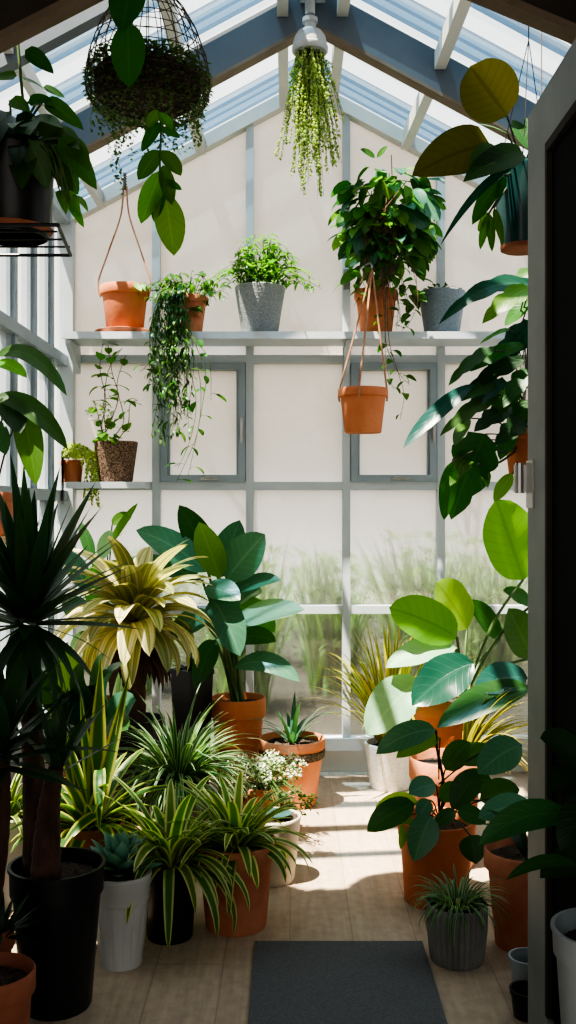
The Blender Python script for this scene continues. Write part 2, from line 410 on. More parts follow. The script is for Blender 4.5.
# ------------------------------------------------------------------ foliage helpers
def rosette(mb, c, n, L, W, p0, p1, d0, d1, prof=None, fold=.25, nl=9, nw=2, spread=.012, lv=.2, pw=1.4, az0=0, rise=.0, wave=0):
    for k in range(n):
        t = (k+.5)/n; az = az0+k*2.39996+U(-.25, .25)
        pitch = p1+(p0-p1)*t+U(-.12, .12); droop = d1+(d0-d1)*t+U(-.15, .15)
        b = Vector(c)+Vector((math.cos(az)*spread, math.sin(az)*spread, rise*t))
        mb.bend(b, az, pitch, droop, L*U(1-lv, 1+lv*.6), W*U(.8, 1.15), prof or LA, fold, nl, nw, pw, roll=U(-.2, .2), wave=wave)
def vine(ms, ml, pts, n, L, W, rad=.0022, prof=None, down=.5, jit=.4, nl=5, nw=2, sizes=None, pet=.3):
    cl = curve(pts, 20); ms.tube(cl, [rad*(1-.5*k/len(cl)) for k in range(len(cl))], 5)
    for k in range(n):
        f = (k+.6)/n*(len(cl)-1); i = min(int(f), len(cl)-2); p = cl[i].lerp(cl[i+1], f-i)
        az = k*2.6+U(-.6, .6); l = L*U(.7, 1.2)*(sizes(k/n) if sizes else 1)
        q = p+Vector((math.cos(az)*l*pet, math.sin(az)*l*pet, U(-.05, .2)*l))
        ms.tube([p, (p+q)/2+Vector((0,0,l*.06)), q], rad*.5, 4, False)
        ml.bend(q, az+U(-.3, .3), U(-.2, .5)-down*.4, U(.2, .9)+down*.5, l, W*l/L*U(.8, 1.15), prof or OV, .2, nl, nw, 1.0, roll=U(-.5, .5))
def beads(mb, top, length, n, r, sway=.02, sx=0, sy=0):
    ph = U(0, 6)
    for k in range(n):
        t = k/n*length; f = t/max(length, .01)
        mb.bead((top[0]+sx*f+sway*f*math.sin(ph+f*3)+U(-.004, .004), top[1]+sy*f+U(-.006, .006), top[2]-t+U(-.004, .004)), r*U(.6, 1.25))
def tuft(mb, c, rx, ry, rz, n, L, W, prof=None, up=.4):
    """small leaves filling a mound"""
    for k in range(n):
        a = U(0, 6.283); q = math.sqrt(random.random()); zz = U(-1, 1)*math.sqrt(max(0, 1-q*q))
        p = Vector((c[0]+rx*q*math.cos(a), c[1]+ry*q*math.sin(a), c[2]+rz*zz))
        mb.bend(p, a+U(-1, 1), U(-.4, 1.0)+up*zz, U(.3, 1.2), L*U(.6, 1.25), W*U(.7, 1.2), prof or OV, .2, 4, 2, 1.0, roll=U(-.7, .7))
def hand(root, d0, specs, stem_mat='stem', ms=None, clamp=True, extra=None, stem0=None, pr=.0035, nl=9, fold=.14):
    """large single leaves. spec: material, base(px,py,dd), tip(px,py,dd), width px, options; petioles run to stem0"""
    bym = {}; ms = ms or MB()
    for sp in specs:
        mat, (bx, by, bd), (tx, ty, td), w = sp[:4]; o = dict(sp[4]) if len(sp) > 4 else {}
        b = P(bx, by, d0+bd); t = P(tx, ty, d0+td); frm = o.pop('frm', stem0); o.setdefault('fold', fold); o.setdefault('nl', nl)
        bym.setdefault(mat, MB()).leaf(b, t, w*(d0+(bd+td)/2)/F, **o)
        if frm is not None:
            f = Vector(frm); m = (f+b)/2+Vector((0, 0, .12*(f-b).length)); d = (t-b).normalized()
            ms.tube(curve([f, m, b, b+d*(t-b).length*.12], 12), [pr*1.3]*5+[pr]*8, 6) if False else ms.tube(curve([f, m, b], 12), pr, 6)
    if ms.v: ms.build('stem', stem_mat, root, clamp=clamp)
    for mat, mb in bym.items(): mb.build('foliage', mat, root, clamp=clamp, sharp=180)

# ================================================================== THE SETTING
MB().box(XL-.02, XR+.02, -1.0, D+.06, -.06, 0).build('floor', 'floor_planks', smooth=False)
struct(bpy.data.objects['floor'], 'pale timber plank floor running to the back glass wall', 'floor')
# back wall ---------------------------------------------------------
s_ = 1000/D/ F  # metres^-1
def bx(px): return (px-290)*D/F
def bz(py): return CH-(py-508)*D/F
mull = [bx(157), bx(250), bx(346), bx(440), bx(533)]
cols = [XL]+mull+[XR]
rails = [bz(740), bz(609), bz(486), bz(360)]
fr = MB()
for x in mull: fr.box(x-.019, x+.019, D-.04, D+.03, rails[0], roof(x)-.02)
for z in rails[1:]: fr.box(XL+.06, XR-.06, D-.035, D+.03, z-.02, z+.02)
for x in (XL+.03, XR-.03): fr.box(x-.035, x+.035, D-.06, D+.03, 0, roof(x)-.01)
wb = fr.build('wall_back', 'paint', smooth=False); struct(wb, 'glazed back wall of pale blue-grey bars and misted panes', 'wall')
levels = rails+[None]
for i in range(len(cols)-1):
    x0, x1 = cols[i], cols[i+1]
    for j in range(len(rails)):
        z0 = rails[j]; z1 = rails[j+1] if j+1 < len(rails) else None
        if j == 2 and i in (1, 3): continue          # casements sit here
        if z1: pts = [(x0, D, z0), (x1, D, z0), (x1, D, z1), (x0, D, z1)]
        else:
            pts = [(x0, D, z0), (x1, D, z0), (x1, D, roof(x1)-.01)]
            if x0 < XM < x1: pts.append((XM, D, roof(XM)-.01))
            pts.append((x0, D, roof(x0)-.01))
        MB().poly(pts).build('pane', 'frosted', wb, smooth=False)
b = MB().box(XL, XR, D-.03, D+.03, 0, bz(748)).box(XL, XR, D-.06, D+.03, bz(748), bz(736)).build('baseboard_back', 'paint_white', smooth=False)
struct(b, 'pale sill board at the foot of the back glass wall', 'baseboard')
# gable rails
t1 = MB().beam((XL, D-.03, roof(XL)-.03), (XM, D-.03, roof(XM)-.03), .07, .06, (0, 0, 1)).beam((XM, D-.03, roof(XM)-.03), (XR, D-.03, roof(XR)-.03), .07, .06).build('trim_1', 'paint_sunlit', smooth=False)
struct(t1, 'sloping gable rail at the top of the back wall', 'trim')
# casements
for k, i in ((1, 1), (2, 3)):
    x0, x1 = cols[i]+.022, cols[i+1]-.022; z0, z1 = rails[2]+.02, rails[3]-.02
    w = thing('window_%d' % k, ('left' if k == 1 else 'right')+' hinged window in grey frame below the plant shelf', 'window', ((x0+x1)/2, D, z0)); struct(w)
    f = MB(); q = .034
    f.box(x0, x0+q, D-.05, D+.03, z0, z1).box(x1-q, x1, D-.05, D+.03, z0, z1).box(x0+q, x1-q, D-.05, D+.03, z0, z0+q).box(x0+q, x1-q, D-.05, D+.03, z1-q, z1)
    f.box(x0+q, x0+q+.01, D-.03, D+.02, z0+q, z1-q).box(x1-q-.01, x1-q, D-.03, D+.02, z0+q, z1-q)
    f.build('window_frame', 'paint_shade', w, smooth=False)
    MB().poly([(x0+q, D, z0+q), (x1-q, D, z0+q), (x1-q, D, z1-q), (x0+q, D, z1-q)]).build('pane', 'frosted', w, smooth=False)
    xc = (x0+x1)/2+.03; h = MB(); h.box(xc-.04, xc+.04, D-.06, D-.05, z0+.008, z0+.02); h.tube([(xc-.03, D-.075, z0+.022), (xc+.05, D-.075, z0+.016)], .006, 8); h.box(xc-.01, xc+.01, D-.075, D-.055, z0+.01, z0+.024)
    h.build('latch', 'steel', w, smooth=False)
    h = MB(); h.box(x1-.024, x1-.01, D-.062, D-.05, (z0+z1)/2-.09, (z0+z1)/2+.02); h.tube([(x1-.017, D-.08, (z0+z1)/2-.02), (x1-.017, D-.08, (z0+z1)/2-.10)], .006, 8); h.box(x1-.022, x1-.012, D-.08, D-.06, (z0+z1)/2-.03, (z0+z1)/2-.015)
    h.build('handle', 'steel', w, smooth=False)
# side walls ----------------------------------------------------------
Y0 = 2.43
for side, xw in (('left', XL), ('right', XR)):
    sg = 1 if side == 'left' else -1; fr = MB(); zt = roof(xw)
    ys = [2.46+.3125*k for k in range(8)]+[D]
    zr = [.62, 1.36, 2.02]
    for n_, y in enumerate(ys[:-1]): fr.box(xw-.03, xw+.03, y-.02, y+.02, .35, zt)
    for z in zr: fr.box(xw-.035, xw+.04, Y0, D, z-.025, z+.025)
    fr.box(xw-.04, xw+.05, Y0, D, zt-.05, zt+.02); fr.box(xw-.04, xw+.045, Y0, D, 0, .35)
    # slim sash frames inside each pane
    for a, b_ in zip(ys[:-1], ys[1:]):
        for z0, z1 in ((.35, .62), (.62, 1.36), (1.36, 2.02), (2.02, zt-.05)):
            if z0 < .6: continue
            g = .022
            for y in (a+.02+g/2, b_-.02-g/2): fr.box(xw-.015, xw+.015, y-g/2, y+g/2, z0+.025, z1-.025)
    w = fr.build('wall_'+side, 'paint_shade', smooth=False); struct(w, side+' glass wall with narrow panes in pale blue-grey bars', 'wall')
    for a, b_ in zip(ys[:-1], ys[1:]):
        for z0, z1 in ((.35, .62), (.62, 1.36), (1.36, 2.02), (2.02, zt-.05)):
            MB().poly([(xw, a, z0), (xw, b_, z0), (xw, b_, z1), (xw, a, z1)]).build('pane', 'side_glass', w, smooth=False)
# roof ----------------------------------------------------------------
YR = 4.03
rf = MB()
for xa, xb in ((XL, XM), (XM, XR)):       # rafters across, eave to ridge
    za, zb = roof(xa), roof(xb)
    for y, hh in ((YR, .16), (3.3, .10), (2.62, .14)):
        rf.prism([(xa, y-.03, za), (xb, y-.03, zb), (xb, y-.03, zb-hh), (xa, y-.03, za-hh)], (0, .06, 0))
ce = rf.build('ceiling', 'rafter_paint', smooth=False); struct(ce, 'pitched glass roof on grey-blue rafters', 'ceiling')
soff = MB()
for xa, xb in ((XL, XM), (XM, XR)):
    za, zb = roof(xa)-.16, roof(xb)-.16
    soff.prism([(xa, YR-.034, za), (xb, YR-.034, zb), (xb, YR-.034, zb-.014), (xa, YR-.034, za-.014)], (0, .068, 0))
soff.build('rafter_lit_edge', 'wood_trim', ce, smooth=False)  # brown strip standing for the light on the rafter's underside
pu = MB()
for x0, x1, hw in ((.60, .57, .045), (-.44, -.44, .045), (XM-.12, XM-.12, .045), (XM+.12, XM+.12, .045), (-.93, -.93, .03), (1.1, 1.1, .03)):
    for ya, yb in ((2.6, YR-.03), (YR+.03, D-.02)):
        a, b_ = (x0 if yb > YR+.1 else x0+.02), x1 if yb > YR+.1 else x0
        pu.beam((a, ya, roof(a)-.035), (b_, yb, roof(b_)-.035), hw, .07)
pu.build('purlin', 'paint_sunlit', ce, smooth=False)
rg = MB().box(XM-.05, XM+.05, 2.6, D, roof(XM)-.08, roof(XM)+.02)
rg.build('ridge_beam', 'paint', ce, smooth=False)
MB().box(XM-.012, XM+.012, 3.55, 4.12, roof(XM)-.085, roof(XM)-.075).build('ridge_slot', 'black_plastic', ce, smooth=False)
for xs in ((XL-.05, -.44, XM), (XM, .60, XR+.05)):
    for xa, xb in zip(xs[:-1], xs[1:]):
        for ya, yb in ((2.6, YR), (YR, D)):
            MB().poly([(xa, ya, roof(xa)+.005), (xb, ya, roof(xb)+.005), (xb, yb, roof(xb)+.005), (xa, yb, roof(xa)+.005)]).build('roof_pane', 'roof_glass', ce, smooth=False)
for side, (xa, xb) in enumerate(((XL-.05, XM-.05), (XM+.05, XR+.05))):
    for y0, y1, mt in ((4.94, 4.90, 'lath'), (4.90, 4.84, 'lath_pale'), (4.84, 4.81, 'lath'), (4.81, 4.765, 'lath_pale'), (4.765, 4.72, 'lath'), (4.72, 4.67, 'lath_pale'), (4.67, 4.655, 'lath'), (4.45, 4.36, 'lath'), (4.19, 4.06, 'lath'),
                       (3.99, 3.95, 'lath'), (3.95, 3.90, 'lath_pale'), (3.90, 3.87, 'lath'), (3.87, 3.81, 'lath_pale'), (3.81, 3.79, 'lath'), (3.64, 3.57, 'lath'), (3.57, 3.55, 'lath_pale'), (3.0, 2.94, 'lath')):
        MB().poly([(xa, y1, roof(xa)+.03), (xb, y1, roof(xb)+.03), (xb, y0, roof(xb)+.03), (xa, y0, roof(xa)+.03)]).build('shade_strip', mt, ce, smooth=False)
# unseen solid roof bay, added to shade the hanging plants; partition with the doorway
sr = MB()
YP = 2.38
for xa, xb in ((XL-.05, XM), (XM, XR+.05)):
    sr.prism([(xa, YP, roof(xa)+.02), (xb, YP, roof(xb)+.02), (xb, YP, roof(xb)+.06), (xa, YP, roof(xa)+.06)], (0, .24, 0))
sr.build('roof_sun_block', 'dark_wall', ce, smooth=False)
JL, JR = -1.0, .72
hl = lambda x: 2.552+.515*(x+.45); hr = lambda x: 2.552-.42*(x-.428)
xa_ = (.428*.42-.45*.515)/(.515+.42)
def wallpiece(name, label, *polys):
    m = MB()
    for p in polys: m.prism(p, (0, .05, 0))
    struct(m.build(name, 'dark_wall', smooth=False), label, 'wall')
wallpiece('wall_front_left', 'dark boarded partition left of the greenhouse opening', [(XL-.03, YP, 0), (JL, YP, 0), (JL, YP, hl(JL)), (XL-.03, YP, hl(XL-.03))])
wallpiece('wall_front_right', 'dark boarded partition right of the open door', [(JR, YP, 0), (XR+.03, YP, 0), (XR+.03, YP, hr(XR+.03)), (JR, YP, hr(JR))])
wallpiece('wall_front_top', 'dark boarded gable over the greenhouse opening', [(XL-.03, YP, hl(XL-.03)), (xa_, YP, hl(xa_)), (XM, YP, roof(XM)+.02), (XL-.03, YP, roof(XL-.03)+.02)],
    [(xa_, YP, hl(xa_)), (XR+.03, YP, hr(XR+.03)), (XR+.03, YP, roof(XR+.03)+.02), (XM, YP, roof(XM)+.02)])
struct(MB().box(.60, .68, YP-.03, YP+.05, 0, 2.18).build('trim_3', 'dark_wall', smooth=False), 'dark post the open door is hinged on', 'trim')
t2 = MB()
t2.prism([(JL, YP-.012, hl(JL)-.02), (xa_, YP-.012, hl(xa_)-.02), (xa_, YP-.012, hl(xa_)), (JL, YP-.012, hl(JL))], (0, .058, 0))
t2.prism([(xa_, YP-.012, hl(xa_)-.02), (JR, YP-.012, hr(JR)-.02), (JR, YP-.012, hr(JR)), (xa_, YP-.012, hl(xa_))], (0, .058, 0))
struct(t2.build('trim_2', 'wood_trim', smooth=False), 'brown raked edging board over the doorway', 'trim')
# porch the photograph is taken from
pw_ = MB().box(XL-.06, XL, -1.0, YP, 0, 2.95); struct(pw_.build('wall_porch_left', 'porch_wall', smooth=False), 'left wall of the dim porch', 'wall')
pw_ = MB().box(XR, XR+.06, -1.0, YP, 0, 2.95); struct(pw_.build('wall_porch_right', 'porch_wall', smooth=False), 'right wall of the dim porch', 'wall')
pw_ = MB().box(XL-.06, XR+.06, -1.0, YP, 2.95, 3.0); struct(pw_.build('ceiling_porch', 'porch_wall', smooth=False), 'flat ceiling of the dim porch', 'ceiling')
# door, folded back into the porch
XD = .553
d = thing('door_1', 'dark glazed door with a grey-green frame standing open on the right', 'door', (XD+.02, YP-.06, 0)); struct(d)
yf, yn, zt = 2.325, 1.35, 2.21
f = MB().box(XD, XD+.04, yf-.155, yf, .02, zt).box(XD, XD+.04, yn, yn+.13, .02, zt).box(XD, XD+.04, yn+.13, yf-.155, zt-.12, zt).box(XD, XD+.04, yn+.13, yf-.155, .02, .2)
f.build('door_frame', 'door_paint', d, smooth=False)
MB().box(XD+.012, XD+.028, yn+.13, yf-.155, .2, zt-.12).build('door_panel', 'door_dark', d, smooth=False)
f = MB().box(XD+.0, XD+.012, yf-.17, yf-.155, .2, zt-.12).box(XD+.0, XD+.012, yn+.13, yf-.17, zt-.14, zt-.12); f.build('glazing_bead', 'dark_wall', d, smooth=False)
hz = Zp(478, yf); h = MB(); h.tube([(XD-.018, yf+.004, hz-.035), (XD-.018, yf+.004, hz+.035)], .011, 12); h.box(XD-.03, XD+.0, yf-.004, yf+.012, hz-.033, hz+.03); h.box(XD-.004, XD+.002, yf-.06, yf, hz-.07, hz+.04)
h.build('hinge', 'steel', d, smooth=False)
# shelf on the back wall
zs = Zp(334, 4.7); sh = thing('wall_shelf', 'long pale blue-grey shelf across the back glass wall, carrying a row of pots', 'shelf', (XM, 4.82, zs-.035))
MB().box(XL+.07, XR-.07, 4.66, D-.045, zs-.024, zs).build('shelf_board', 'paint', sh, smooth=False)
MB().box(XL+.07, XR-.07, 4.648, 4.66, zs-.030, zs+.003).build('front_lip', 'paint', sh, smooth=False)
for x in (XL+.09, bx(346), XR-.1):
    MB().prism([(x-.012, D-.045, zs-.03), (x-.012, 4.68, zs-.03), (x-.012, 4.68, zs-.05), (x-.012, D-.045, zs-.16)], (.024, 0, 0)).build('bracket', 'paint', sh, smooth=False)
zl = 1.424
lg = MB().box(XL+.07, bx(152), 4.72, D-.04, zl-.03, zl)
tag(lg.build('window_ledge', 'paint', smooth=False), 'short pale ledge in the left corner below the shelf, holding the woven pot', 'ledge')
# mat
mt = MB().box(-.105, .395, 1.5, P(0, 943, 0).y if False else 2.985, 0, .008)
tag(mt.build('floor_mat', 'rug', smooth=False), 'dark grey rectangular mat lying on the plank floor', 'mat')

# ================================================================== PLANTS ON THE SHELF
ZS = zs+.001
# orange pot hung by a rope
r = thing('hanging_pot', 'smooth orange terracotta pot with a rope handle on the left end of the shelf', 'pot', (X(125, 4.79), 4.79, ZS), 'pots on the wall shelf')
saucer(r, .142, 'terracotta_old'); zz = pot(r, .118, .235, 'terracotta', 'clay', .085, c=r.location+Vector((0, 0, .007)))
c = r.location; tp = P(123, 186, 4.79); rp = MB()
for sx in (-1, 1):
    rp.tube(curve([(c.x+sx*.115, c.y-.02, c.z+.185), (c.x+sx*.124, c.y-.02, c.z+.26), (c.x+sx*.08, c.y-.01, c.z+.40), (c.x+sx*.02, c.y, tp.z-.14), (c.x+sx*.008, c.y, tp.z)], 24), .0045, 6)
rp.build('rope', 'rope', r)
kn = MB(); ztop = roof(c.x)
for ph in (0, 3.14): kn.tube([(c.x+.006*math.cos(ph+k*.8), c.y+.006*math.sin(ph+k*.8), tp.z-.02+(ztop-tp.z+.0)*k/24) for k in range(25)], .004, 5)
kn.build('twisted_cord', 'twine', r)
lf = MB(); lf.leaf((c.x+.06, c.y-.1, c.z+.235), (c.x+.1, c.y-.14, c.z+.19), .03); lf.leaf((c.x+.08, c.y-.08, c.z+.235), (c.x+.13, c.y-.1, c.z+.2), .025); lf.build('foliage', 'leaf_bright', r)
# trailing plant
r = thing('trailing_plant', 'terracotta pot on the shelf with long green stems trailing far below the board', 'plant', (X(188, 4.76), 4.76, ZS), 'pots on the wall shelf')
zz = pot(r, .095, .185, 'terracotta_old', 'clay', .065)
c = Vector((r.location.x, r.location.y, zz)); ms, ml, m2 = MB(), MB(), MB()
for k in range(34):
    a = U(0, 6.28); vine(ms, ml, [c+Vector((.03*math.cos(a), .03*math.sin(a), 0)), c+Vector((.10*math.cos(a), .07*math.sin(a)-.02, U(.06, .13))), c+Vector((U(.13, .22)*math.cos(a), .09*math.sin(a)-.05, U(-.02, .07)))], 5, .055, .022)
for k in range(44):
    x = c.x+U(-.15, .02); e = U(.18, .55); y = 4.615+U(-.03, .01)
    vine(ms, ml if k % 3 == 0 else m2, [c+Vector((U(-.04, .02), -.03, 0)), (x*.5+c.x*.5-.02, 4.66, c.z+.05), (x, y, c.z-.1), (x+U(-.03, .03), y, c.z-.1-e*.5), (x+U(-.05, .05), y, c.z-.12-e)], int(18+e*30), .035, .011, .002, LA, 1.2, pet=.1)
for (pts, n) in (([(186, 330), (200, 380), (198, 430), (182, 470), (176, 482)], 6), ([(190, 330), (205, 370), (204, 395), (196, 440), (188, 476)], 8), ([(184, 340), (196, 400), (190, 440), (178, 468)], 7), ([(170, 335), (150, 362), (140, 372)], 6), ([(175, 340), (158, 375), (152, 410)], 6), ([(180, 340), (176, 400), (172, 435)], 8), ([(192, 335), (209, 360), (211, 400)], 6)):
    vine(ms, ml, [c+Vector((0, -.03, 0))]+[P(px, py, 4.60) for px, py in pts], n, .07, .03)
ms.build('stem', 'stem', r); ml.build('foliage', 'leaf_mid', r, sharp=180); m2.build('needle_foliage', 'leaf_small', r, sharp=180)
# grey pot with feathery plant
r = thing('potted_fern', 'grey hammered pot on the shelf with a bushy feathery light green plant', 'plant', (X(260, 4.79), 4.79, ZS), 'pots on the wall shelf')
zz = pot(r, .122, .238, 'grey_hammered', 'plain', .085)
c = Vector((r.location.x, r.location.y, zz)); ms, ml = MB(), MB()
for k in range(84):
    a = U(0, 6.28); q = U(.06, .27); hgt = U(.08, .21)*(1.25-q*2.2) if q < .2 else U(.02, .09)
    vine(ms, ml, [c+Vector((.05*math.cos(a), .05*math.sin(a), 0)), c+Vector((q*.6*math.cos(a), q*.5*math.sin(a), hgt+.05)), c+Vector((q*1.1*math.cos(a), q*.6*math.sin(a), hgt-.01))], 10, .05, .014, .0015, LA, .4, pet=.1)
for k in range(10):
    a = [2.9, 3.3, .2, -.1, 2.6, .5, 3.0, .1, 4.2, 5.2][k]; ml.bend(c+Vector((0, 0, .07)), a, .7, 1.3, U(.2, .3), .028, LA, .25, 8)
ms.build('stem', 'stem', r, clamp=True); ml.build('foliage', 'leaf_bright', r, clamp=True, sharp=180)
# tall leafy climber
r = thing('climbing_plant', 'terracotta pot on the shelf overflowing with a tall mound of broad green leaves', 'plant', (X(376, 4.79), 4.79, ZS), 'pots on the wall shelf')
zz = pot(r, .105, .22, 'terracotta', 'clay', .075)
c = Vector((r.location.x, r.location.y, zz)); ms, ml, m2, m3 = MB(), MB(), MB(), MB()
cc = P(388, 208, 4.74)
for k in range(30):
    a = U(0, 6.28); q = U(0, .18); e = cc+Vector((q*math.cos(a), .1*math.sin(a)-.02, U(-.1, .24)-q*.5))
    ms.tube(curve([c+Vector((U(-.05, .05), U(-.04, .04), 0)), c+Vector((U(-.06, .1), U(-.06, .03), .25)), e], 12), .0025, 5)
for k in range(230):
    a = U(0, 6.28); q = math.sqrt(random.random()); h_ = U(-1, 1)*math.sqrt(1-q*q*.8)
    p = cc+Vector((.19*q*math.cos(a), .11*q*math.sin(a), .24*h_-.02))
    (ml, m2, m2, m3, m3)[k % 5].bend(p, a+U(-.6, .6), U(-.9, .2), U(.3, 1.0), U(.09, .15), U(.048, .072), OV, .2, 6, 4, 1, roll=U(-.5, .5))
for k in range(80):
    a = U(0, 6.28); q = math.sqrt(random.random()); h_ = U(-1, 1)
    p = P(391, 262, 4.70)+Vector((.15*q*math.cos(a), .09*q*math.sin(a), .17*h_))
    (m2, m2, m3, ml)[k % 4].bend(p, a+U(-.6, .6), U(-.7, .2), U(.4, 1.0), U(.06, .10), U(.04, .062), HT, .18, 6, 4, 1, roll=U(-.5, .5))
for px0, py0, px1, py1, w, mm in ((410, 190, 440, 222, 24, ml), (398, 205, 430, 232, 24, ml), (352, 185, 338, 206, 14, m2), (350, 212, 337, 228, 13, m2), (412, 225, 428, 258, 20, m2), (408, 245, 424, 282, 18, m2), (375, 158, 360, 149, 8, m2), (377, 158, 388, 146, 6, m2), (360, 270, 340, 285, 12, m2), (362, 255, 345, 268, 13, m3)):
    mm.leaf(P(px0, py0, 4.66), P(px1, py1, 4.64), w*4.65/F, .12)
for (pts, n) in (([(395, 240), (410, 262), (418, 300), (408, 326)], 10), ([(400, 250), (416, 275), (413, 310)], 9), ([(370, 240), (350, 262), (345, 290)], 7), ([(390, 260), (398, 300), (396, 330)], 8), ([(380, 250), (384, 290), (388, 332)], 7), ([(372, 262), (362, 280), (352, 295)], 6), ([(400, 270), (408, 305), (402, 332)], 8), ([(385, 330), (392, 360), (400, 375), (410, 385)], 7), ([(388, 330), (398, 372), (404, 395), (400, 420)], 5), ([(385, 335), (388, 372), (394, 390)], 6)):
    vine(ms, m2, [cc+Vector((0, -.05, -.1))]+[P(px, py, 4.61) for px, py in pts], n, .062, .036, .002, HT)
for k in range(28):
    x = U(362, 402); ms.tube(curve([P(x+U(-4, 4), U(210, 235), 4.66), P(x+U(-6, 6), 270, 4.63), P(x+U(-9, 9), U(290, 322), 4.64)], 10), .0014, 4)
ms.build('stem', 'stem_brown', r, clamp=True); ml.build('foliage', 'leaf_blue', r, clamp=True, sharp=180); m2.build('trailing_foliage', 'leaf_mid', r, clamp=True, sharp=180); m3.build('young_foliage', 'leaf_bright', r, clamp=True, sharp=180)
# blue-grey pot
r = thing('potted_sprouts', 'blue-grey dimpled pot at the right of the shelf with tiny sprouts on top', 'plant', (X(442, 4.79), 4.79, ZS), 'pots on the wall shelf')
zz = pot(r, .113, .215, 'bluegrey_hammered', 'plain', .082, fill=.02)
ml = MB(); tuft(ml, (r.location.x, r.location.y, zz+.022), .09, .09, .022, 160, .022, .011); ml.build('foliage', 'leaf_small', r)
# hanging terracotta pot below the shelf
bc = P(363, 433, 4.5)
r = thing('hanging_pot', 'terracotta pot hanging on three cords in front of the right window', 'pot', bc)
zz = pot(r, .113, .20, 'terracotta', 'clay', .083)
rp = MB(); kp = P(372, 268, 4.56)
for a in (2.7, 4.5, .25):
    b_ = bc+Vector((.113*math.cos(a), .113*math.sin(a), .195)); rp.tube(curve([b_-Vector((0, 0, .05)), b_+Vector((0, 0, .01)), b_*.5+kp*.5+Vector((0, -.0, 0)), kp], 10), .0045, 6)
rp.build('rope', 'rope', r)
hk = MB(); hk.tube([(bx(346), D-.04, kp.z+.03), (bx(346)+.02, D-.15, kp.z+.03), (kp.x-.01, kp.y+.03, kp.z+.03), (kp.x, kp.y, kp.z+.015), (kp.x, kp.y-.01, kp.z-.003)], .005, 8); hk.box(bx(346)-.014, bx(346)+.014, D-.046, D-.04, kp.z-.02, kp.z+.08)
tag(hk.build('wall_hook', 'steel'), 'metal arm on the window bar holding the cords of the hanging terracotta pot', 'hook')
# plants on the ledge
r = thing('leggy_plant', 'brown woven pot on the corner ledge with thin stems of round leaves', 'plant', (X(116, 4.83), 4.83, zl+.001))
zz = pot(r, .105, .195, 'woven', 'plain', .08)
c = Vector((r.location.x, r.location.y, zz)); ms, ml, mw = MB(), MB(), MB()
for pts, n in (([(102, 430), (106, 400), (100, 370), (103, 342)], 11), ([(104, 440), (118, 400), (112, 372), (108, 345)], 9), ([(112, 440), (124, 420), (117, 385), (126, 355)], 9), ([(118, 440), (128, 425), (130, 405), (138, 400)], 7), ([(105, 440), (98, 415), (94, 400)], 6), ([(108, 440), (104, 410), (108, 372), (122, 348)], 9)):
    vine(ms, ml, [c]+[P(px, py, 4.76) for px, py in pts], n, .062, .045, .003, RD, .4)
tuft(mw, P(100, 412, 4.76), .06, .03, .06, 90, .02, .012)
ms.build('stem', 'stem_brown', r, clamp=True); ml.build('foliage', 'leaf_bright', r, clamp=True, sharp=180); mw.build('blossom', 'leaf_white', r, clamp=True)
r = thing('string_plant', 'small terracotta pot on the corner ledge under yellow-green trailing beads of leaf', 'plant', (X(72, 4.83), 4.83, zl+.001))
zz = pot(r, .058, .105, 'terracotta', 'clay', .045)
c = Vector((r.location.x, r.location.y, zz)); ml = MB()
for k in range(900):
    a = U(0, 6.28); q = math.sqrt(random.random())*.125; ml.bead((c.x+.01+q*math.cos(a), c.y+q*.6*math.sin(a)-.01, c.z+.05+.07*(1-(q/.12)**2)*U(.2, 1)), U(.004, .007))
for k in range(75):
    a = random.choice((U(2.4, 4.0), U(5.3, 7.0))); e = U(.05, .27); beads(ml, (c.x+.01+.12*math.cos(a), c.y-.03-.07*abs(math.sin(a)), c.z+.07), e, int(e*140), .0055, .015)
ml.build('foliage', 'leaf_yellow', r, clamp=True)

# ================================================================== HANGING PLANTS
# lamp and string plant at the ridge
lc = Vector((X(310, 3.92), 3.92, 0)); zt = Zp(53, 3.92)
r = thing('ceiling_lamp', 'white dome lamp under the ridge beam', 'lamp', (lc.x, lc.y, zt))
MB().lathe([(.058, 0), (.066, .0), (.071, .006), (.071, .022), (.067, .026), (.066, .04), (.060, .062), (.048, .080), (.032, .090), (.022, .095), (.022, .115), (.030, .118), (.030, .135), (.0, .137)], r.location, 44).build('lamp_shade', 'lamp_white', r)
MB().lathe([(.0, -.012), (.03, -.01), (.05, .0), (.056, .012)], r.location, 32, closed=True).build('lamp_lens', 'steel', r)
MB().tube([(lc.x, lc.y, zt+.15), (lc.x, lc.y, roof(lc.x)-.06)], .02, 14).build('lamp_stem', 'lamp_white', r)
r = thing('string_plant', 'pale green bead-like strands hanging below the dome lamp', 'plant', (lc.x, lc.y, zt))
hg = MB(); hg.tube([(lc.x, lc.y, zt-.04), (lc.x, lc.y, zt+.03)], .006, 8); hg.lathe([(0, -.03), (.03, -.03), (.05, -.014), (.048, -.012), (0, -.02)], (lc.x, lc.y, zt), 24, closed=True); hg.build('hanger', 'wire', r)
ml, ms = MB(), MB()
for k in range(95):
    a = U(0, 6.28); q = math.sqrt(random.random()); e = (.10+.50*random.random()**.8)*(1.05-.35*q)
    t_ = (lc.x+.05*q*math.cos(a), lc.y+.05*q*math.sin(a), zt+.004); sx = .13*q*math.cos(a)*(.3+e)+.014; ms.tube([t_, (t_[0]+sx*.6, t_[1], t_[2]-e*.5), (t_[0]+sx, t_[1], t_[2]-e)], .0009, 3); beads(ml, t_, e, int(e*120), .0055, .012, sx, .04*q*math.sin(a))
ms.build('stem', 'stem', r); ml.build('foliage', 'leaf_pearl', r)
